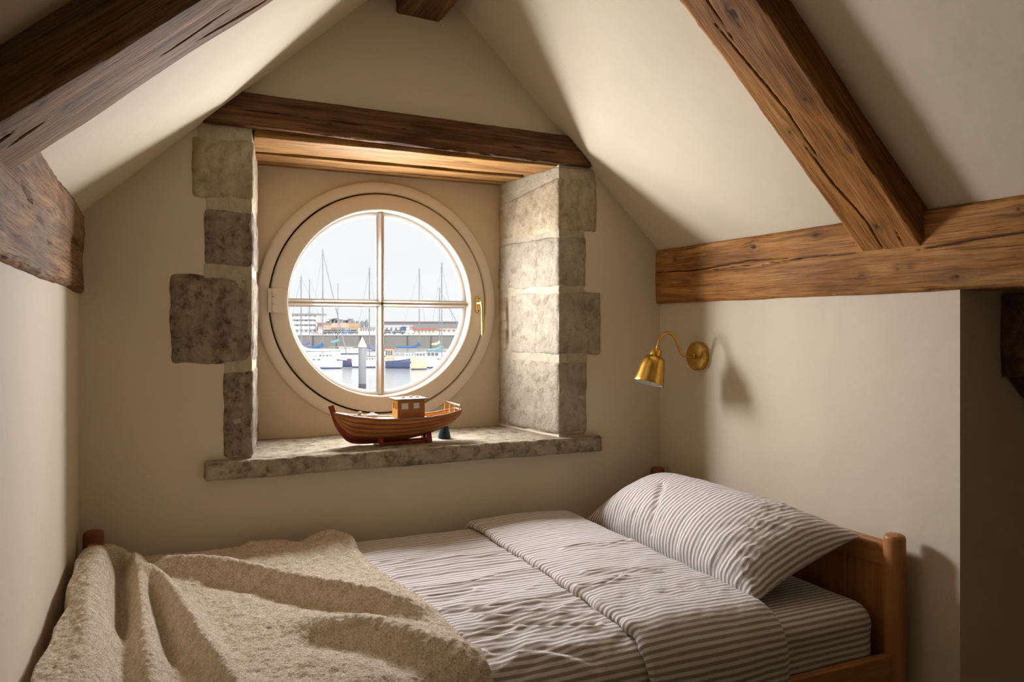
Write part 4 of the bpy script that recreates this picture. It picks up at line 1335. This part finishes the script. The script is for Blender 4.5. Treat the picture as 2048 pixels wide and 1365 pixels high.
RZ = -24.5 * D2R
mk_water = quad_grid((-500, 12, WL), (700, 12, WL), (700, 330, WL), (-500, 330, WL), 2, 2)
o = mk('water', *mk_water, M['water'], origin=(0, 0, WL))
tag(o, 'calm pale harbour water below the quay, seen through the window', 'water', kind='stuff')
q0 = thing('quay', 'long grey stone quay wall with a pale coping across the harbour', 'quay', (*at(760, 236), WL), rz=RZ)
def P_local(VF, name, mat, parent, smooth=False, **kw):
    return mk(name, VF[0], VF[1], mat, parent, smooth=smooth, local=True, **kw)
P_local(block_data := box(-220, 150, 0, 3, -1, 4.0), 'quay_wall', M['quay'], q0)
P_local(box(-220, 150, -0.3, 160, 4.0, 4.25), 'coping', M['o_white'], q0)
rail_parts = [box(-220, 150, -0.1, 0.0, 5.15, 5.25), box(-220, 150, -0.1, 0.0, 4.7, 4.76)]
P_local(join(rail_parts), 'railing', M['o_white'], q0)
for k in range(9):
    x = -28 + k * 7.3
    P_local(box(x, x + 0.18, -0.35, 0.05, -0.5, 4.0), 'timber_fender', M['o_trunk'], q0)


def hullmesh(L, B, fb, transom=0.75, n=26):
    """x from stern (0) to bow (L), waterline at 0"""
    xs = np.linspace(0, 1, n)
    half = B / 2 * np.where(xs < 0.45, transom + (1 - transom) * np.sin(xs / 0.45 * math.pi / 2), np.clip(1 - ((xs - 0.45) / 0.55) ** 2.2, 0.015, 1))
    sh_ = fb * (1 + 0.35 * xs ** 2)
    rows = []
    for (f, z) in ((1.0, 1.0), (0.97, 0.62), (0.90, 0.25), (0.80, 0.0), (0.60, -0.3)):
        rows.append((f, z))
    V = []
    for s in (1, -1):
        for (f, z) in (rows if s > 0 else rows[::-1]):
            for i, x in enumerate(xs):
                xx_ = x * L * (1 - 0.03 * (1 - max(z, 0)) * (x > 0.8)) - 0.04 * L * (z > 0.9) * 0
                V.append((xx_, s * half[i] * f, z * sh_[i] if z > 0 else z * 0.6))
    m = len(rows) * 2
    F = grid_faces(m, n).tolist()
    F.append([r * n for r in range(m)][::-1])
    # deck
    for i in range(n - 1):
        F.append([i, i + 1, (m - 1) * n + i + 1, (m - 1) * n + i])
    return np.array(V), F


def sailboat(px, t, L, label, yaw=0.0, mast=12.0, mastx=0.55, hullm='o_white', cover='o_blue', furl=False, stays=True, flip=False, fb=1.15):
    x, y = at(px, t)
    b = thing('sailing_boat', label, 'boat', (x, y, WL), 'sailing boats moored in the harbour', RZ + yaw + (math.pi if flip else 0))
    P_local(hullmesh(L, L * 0.30, fb), 'hull', M[hullm], b, True)
    V, F = hullmesh(L * 1.002, L * 0.303, 0.16)
    P_local((V, F), 'boot_stripe', M['o_navy'], b)
    cabm = join([box(L * 0.30, L * 0.68, -L * 0.085, L * 0.085, fb, fb + 0.55)])
    Vc = cabm[0].copy(); Vc[Vc[:, 0] > L * 0.5] += np.array([0.0, 0, -0.12]); Vc[:, 1] *= np.where(Vc[:, 2] > fb + 0.2, 0.85, 1)
    cb_ = P_local((Vc, cabm[1]), 'cabin', M['o_white'], b)
    P_local(join([box(L * (0.34 + 0.08 * k), L * (0.385 + 0.08 * k), -L * 0.088, L * 0.088, fb + 0.16, fb + 0.36) for k in range(4)]), 'cabin_windows', M['o_window'], cb_)
    mx_ = L * mastx
    P_local(tube([(mx_, 0, fb + 0.3), (mx_, 0, fb + mast * 0.5), (mx_, 0, fb + mast)], 0.085, 8), 'mast', M['o_mast'], b)
    P_local(join([box(mx_ - 0.22, mx_ + 0.22, -0.03, 0.03, fb + mast, fb + mast + 0.08), box(mx_ - 0.02, mx_ + 0.02, -0.02, 0.02, fb + mast, fb + mast + 0.5)]), 'masthead', M['o_mast'], b)
    P_local(join([tube([(mx_, -1.0, fb + mast * 0.55), (mx_, 1.0, fb + mast * 0.55)], 0.04, 6)]), 'spreader', M['o_mast'], b)
    P_local(tube([(mx_, 0, fb + 1.5), (L * 0.02, 0, fb + 1.6)], 0.07, 8), 'boom', M['o_mast'], b)
    cv = smooth_path([(mx_ + 0.1, 0, fb + 2.3), (mx_ - 0.5, 0, fb + 1.95), (mx_ - L * 0.2, 0, fb + 1.75), (L * 0.06, 0, fb + 1.72)], 6)
    rr_ = np.interp(np.linspace(0, 1, len(cv)), [0, 0.2, 1], [0.42, 0.30, 0.17])
    P_local(tube(cv, rr_, 10), 'sail_cover', M[cover], b, True)
    if stays:
        sl = [tube([(mx_, 0, fb + mast), (L * 0.97, 0, fb * 1.35)], 0.022, 5), tube([(mx_, 0, fb + mast), (0.1, 0, fb)], 0.018, 5),
              tube([(mx_, 0, fb + mast * 0.95), (mx_, L * 0.14, fb)], 0.015, 5), tube([(mx_, 0, fb + mast * 0.95), (mx_, -L * 0.14, fb)], 0.015, 5)]
        P_local(join(sl), 'rigging', M['o_mast'], b)
    if furl:
        P_local(tube([(mx_ + 0.1, 0, fb + mast * 0.96), (L * 0.95, 0, fb * 1.5)], [0.03, 0.11], 8), 'furled_jib', M['o_grey'], b)
    ps = [box(x_ - 0.02, x_ + 0.02, s * L * 0.13 - 0.02, s * L * 0.13 + 0.02, fb, fb + 0.65) for x_ in np.linspace(0.1, L * 0.75, 6) for s in (-1, 1)]
    ps += [tube([(0.1, s * L * 0.13, fb + 0.65), (L * 0.75, s * L * 0.13, fb + 0.72)], 0.015, 5) for s in (-1, 1)]
    P_local(join(ps), 'guard_rail', M['o_white'], b)
    return b


def motorboat(px, t, L, label, hullm='o_white', cabm='o_white', roofm='o_white', yaw=0.0, flip=False, fb=1.0, cab=(0.35, 0.65), ch=1.4, extra=None):
    x, y = at(px, t)
    b = thing('motor_boat', label, 'boat', (x, y, WL), 'small motor boats moored in the harbour', RZ + yaw + (math.pi if flip else 0))
    P_local(hullmesh(L, L * 0.36, fb), 'hull', M[hullm], b, True)
    P_local(hullmesh(L * 1.003, L * 0.364, 0.14), 'boot_stripe', M['o_dark'], b)
    w = L * 0.11
    c_ = P_local(box(L * cab[0], L * cab[1], -w, w, fb * 0.8, fb + ch), 'cabin', M[cabm], b)
    P_local(box(L * cab[0] - 0.25, L * cab[1] + 0.2, -w - 0.12, w + 0.12, fb + ch, fb + ch + 0.10), 'cabin_roof', M[roofm], b)
    k = L * (cab[1] - cab[0]) / 3
    P_local(join([box(L * cab[0] + k * (i + 0.12), L * cab[0] + k * (i + 0.85), -w - 0.02, w + 0.02, fb + ch * 0.45, fb + ch * 0.85) for i in range(3)]), 'cabin_windows', M['o_window'], c_)
    for s in (-1, 1):
        P_local(tube([(L * 0.03, s * L * 0.14, fb), (L * 0.03, s * L * 0.14, fb + 0.6), (L * 0.3, s * L * 0.16, fb + 0.6)], 0.02, 5), 'hand_rail', M['o_white'], b)
    if extra == 'fender':
        for kx in (0.3, 0.5):
            P_local(lathe([(0.001, -0.35), (0.15, -0.25), (0.15, 0.25), (0.001, 0.35)], 10, 'z', (L * kx, -L * 0.185, 0.6)), 'fender', M['o_white'], b)
    return b


# left foreground yacht, stern to the right
sailboat(684, 121, 9.6, 'white yacht at left through the lower left pane, its square stern to the right', flip=True, yaw=0.10, mast=13.2, mastx=0.66, cover='o_white')
motorboat(717, 126, 3.6, 'dark blue launch with a red fender, half behind the grey pile', 'o_navy', 'o_red', 'o_white', flip=True, fb=0.9, cab=(0.25, 0.5), ch=0.4)
sailboat(611, 138, 7.8, 'white sloop with the tallest mast and a blue boom cover, behind the left yacht', yaw=0.0, mast=19.2, mastx=0.40, furl=True)
sailboat(768, 124, 5.2, 'white sailing boat right of the grey pile with a purple sail cover', flip=True, yaw=0.25, mast=14.8, mastx=0.45, cover='o_purple')
motorboat(772, 121, 3.9, 'navy-hulled cruiser with a red-topped cabin at the lower right pane', 'o_navy', 'o_cream', 'o_red', yaw=-0.05, fb=1.15, cab=(0.0, 0.3), ch=2.0)
sailboat(788, 140, 6.4, 'white sailing boat with a long blue cover behind the navy cruiser', yaw=0.12, mast=16.0, mastx=0.72, cover='o_blue')
motorboat(852, 118, 2.5, 'cream-hulled small boat with a square stern at the lower right pane', 'o_cream', 'o_white', 'o_white', flip=True, fb=1.7, cab=(0.1, 0.7), ch=0.9, yaw=0.5)
sailboat(852, 122, 5.6, 'white sailing boat at the right edge of the lower right pane', yaw=0.0, mast=15.5, mastx=0.45, cover='o_cyan')
sailboat(612, 165, 8.0, 'far white sailing boat at the left edge of the lower left pane', yaw=-0.15, mast=15.5, mastx=0.1, cover='o_purple')
sailboat(870, 160, 8.0, 'far yellow-masted sailing boat at the right under the warehouse', yaw=0.2, mast=13.5, mastx=0.12, cover='o_cream', furl=True)
sailboat(660, 185, 8.0, 'far small sailing boat in front of the quay wall beside the tall mast', yaw=0.0, mast=15.8, mastx=0.24, cover='o_cyan', stays=False)
motorboat(735, 170, 5.5, 'far white cabin boat with an orange roof near the middle of the quay', 'o_white', 'o_white', 'o_orange', fb=0.9)
motorboat(905, 128, 6.5, 'white cabin cruiser at the far right of the lower right pane', 'o_white', 'o_white', 'o_cyan', flip=True, fb=1.1)

# grey mooring pile with a white cone
x, y = at(724.5, 77.5)
pl_ = thing('mooring_pile', 'grey mooring pile with a white conical cap standing in the water', 'post', (x, y, WL))
P_local(lathe([(0.38, -0.5), (0.38, 4.45), (0.36, 4.5)], 24), 'pile', M['o_grey'], pl_, True)
P_local(lathe([(0.45, 4.45), (0.46, 4.6), (0.001, 5.55)], 24), 'cap', M['o_white'], pl_, True)
P_local(lathe([(0.39, -0.4), (0.39, 0.75), (0.385, 0.78)], 24), 'base_band', M['o_dark'], pl_, True)  # darker band round the foot of the pile

# cars along the quay
def car(px, t, col, label):
    x, y = at(px, t)
    c_ = thing('car', label, 'car', (x, y, QT), 'parked cars on the quay', RZ + (0 if 'side on' in label else math.pi / 2))
    prof = [(0, 0.3), (0, 0.85), (0.5, 0.95), (1.0, 1.42), (2.6, 1.45), (3.2, 0.98), (4.1, 0.85), (4.2, 0.3)]
    V = [(a, -0.8, b) for a, b in prof] + [(a, 0.8, b) for a, b in prof]
    n = len(prof)
    F = [list(range(n)), [n + i for i in range(n)][::-1]] + [[i, n + i, n + (i + 1) % n, (i + 1) % n] for i in range(n)]
    P_local((np.array(V), F), 'body', M[col], c_)
    P_local(join([box(1.05, 1.75, -0.82, 0.82, 0.98, 1.34), box(1.85, 2.6, -0.82, 0.82, 0.98, 1.34)]), 'windows', M['o_window'], c_)
    for wx_ in (0.75, 3.35):
        for wy_ in (-0.82, 0.66):
            P_local(lathe([(0.001, 0), (0.32, 0), (0.32, 0.16), (0.001, 0.16)], 14, 'y', (wx_, wy_, 0.32)), 'wheel', M['o_dark'], c_)
for (px, col, lab) in ((640, 'o_white', 'white car parked on the quay nearest the white apartment block'), (652, 'o_dark', 'first dark car on the quay right of the white car'), (665, 'o_dark', 'second dark car on the quay, left of the leaning stay'),
                       (678, 'o_dark', 'dark car on the quay just left of the blue one'), (692, 'o_blue', 'blue car on the quay right of the leaning forestay'), (706, 'o_dark', 'dark car on the quay just left of the grey pile'),
                       (773, 'o_dark', 'dark car on the quay next to the vertical window bar'), (784, 'o_dark', 'long dark car parked side on to the quay in the lower right pane'), (820, 'o_white', 'white car on the quay beneath the warehouse')):
    car(px, 243, col, lab)


def building(px0, px1, t, ztop, label, wall, roof, floors, cols, depth=12, pitched=False, name='building', balcony=False, z0=QT):
    x, y = at(px0, t)
    b = thing(name, label, 'building', (x, y, z0), 'buildings along the quay', RZ)
    W = (px1 - px0) / 1526 * t
    H = ztop - z0
    P_local(box(0, W, 0, depth, 0, H), 'wall', M[wall], b)
    if pitched:
        V = np.array([(-0.3, -0.4, H), (W + 0.3, -0.4, H), (W + 0.3, depth + 0.4, H), (-0.3, depth + 0.4, H), (-0.3, depth / 2, H + depth * 0.28), (W + 0.3, depth / 2, H + depth * 0.28)])
        P_local((V, [[0, 1, 5, 4], [2, 3, 4, 5], [0, 4, 3], [1, 2, 5], [0, 3, 2, 1]]), 'roof', M[roof], b)
    else:
        P_local(box(-0.4, W + 0.4, -0.6, depth + 0.3, H, H + 0.35), 'roof', M[roof], b)
    fh = H / floors
    for i in range(floors):
        for j in range(cols):
            cw = W / cols
            xw, zw = (j + 0.28) * cw, i * fh + fh * 0.35
            f = P_local(box(xw, xw + cw * 0.44, -0.10, 0.05, zw, zw + fh * 0.45), 'window', M['o_window'], b)
        if balcony and i > 0:
            P_local(join([box(W * 0.03, W * 0.97, -1.3, 0, i * fh, i * fh + 0.15), box(W * 0.03, W * 0.97, -1.3, -1.22, i * fh + 0.15, i * fh + 1.0)]), 'balcony', M['o_white'], b)
    return b
building(572, 634, 262, 4.4, 'white apartment block with rows of balconies at the far left of the harbour', 'o_white', 'o_grey', 4, 7, balcony=True)
building(636, 646, 258, 1.2, 'narrow peach house with brown windows right of the apartment block', 'o_peach', 'o_roof', 2, 3, pitched=False)
building(647, 656, 300, 0.2, 'low white house between the peach house and the long peach terrace', 'o_white', 'o_roof', 2, 2, depth=6, pitched=True)
building(658, 690, 275, -0.1, 'long low peach terrace behind the parked cars', 'o_peach', 'o_peach', 1, 8, depth=6, pitched=True)
building(693, 716, 285, 0.1, 'cream terrace with an orange roof above the grey pile', 'o_cream', 'o_orange', 1, 6, depth=5, pitched=True)
building(720, 764, 290, -0.3, 'pale low sheds right of the grey pile', 'o_white', 'o_grey', 1, 9)
building(768, 935, 330, 2.2, 'long flat-topped grey warehouse across the right half of the harbour', 'o_ware', 'o_roof', 1, 0, depth=20)
building(769, 815, 262, 0.3, 'white quayside shop with a dark blue sign', 'o_white', 'o_white', 1, 5)
building(818, 870, 268, -0.9, 'low building with a red fascia in front of the warehouse', 'o_cream', 'o_red', 1, 7)
building(875, 930, 277, -0.8, 'low white shed at the right in front of the warehouse', 'o_white', 'o_peach', 1, 6)
x, y = at(802.5, 261)
sg = thing('sign', 'dark blue sign panel on the front of the white quayside shop', 'sign', (x, y, QT + 1.1), rz=RZ)
P_local(box(0, 1.7, -0.25, -0.05, 0, 1.35), 'panel', M['o_navy'], sg)
P_local(join([box(0.1, 0.2, -0.2, -0.1, -1.1, 0), box(1.5, 1.6, -0.2, -0.1, -1.1, 0)]), 'leg', M['o_grey'], sg)
# distant blocks and trees on the skyline
for i, (px, w_, zt, m_) in enumerate(((652, 4, 3.0, 'o_ware'), (659, 4, 4.2, 'o_grey'), (667, 3, 4.6, 'o_ware'), (674, 4, 4.0, 'o_grey'), (686, 5, 3.6, 'o_roof'), (696, 4, 4.4, 'o_grey'))):
    building(px, px + w_, 420, zt, ('hazy tower block on the skyline above the terrace, %s of six from the left' % ('first', 'second', 'third', 'fourth', 'fifth', 'last')[i]), m_, m_, 4, 3, name='tower_block', depth=8)
def blob(c, r, seed, n=14):
    a = np.linspace(0, 2 * np.pi, n, endpoint=False); b_ = np.linspace(-1.3, 1.57, 8)
    A_, B_ = np.meshgrid(a, b_, indexing='ij')
    V = np.stack([np.cos(A_) * np.cos(B_), np.sin(A_) * np.cos(B_), np.sin(B_)], -1)
    V = V * (1 + 0.3 * fbm(V * 2.5 + seed, 3, seed))[..., None] * np.array(r)
    return V.reshape(-1, 3) + np.array(c), grid_faces(n, 8, True, False).tolist()
for i, px in enumerate((644, 682, 706, 715, 724, 733)):
    x, y = at(px, 380)
    tr = thing('tree', ('round grey-green tree on the skyline, %s of six from the left' % ('first', 'second', 'third', 'fourth', 'fifth', 'last')[i]), 'tree', (x, y, QT), 'trees on the skyline')
    P_local(tube([(0, 0, 0), (0, 0, 2.6)], 0.3, 6), 'trunk', M['o_trunk'], tr)
    P_local(blob((0, 0, 3.9), (1.0, 1.0, 1.5 + 0.3 * (i % 3)), i), 'crown', M['o_leaf'], tr, True)
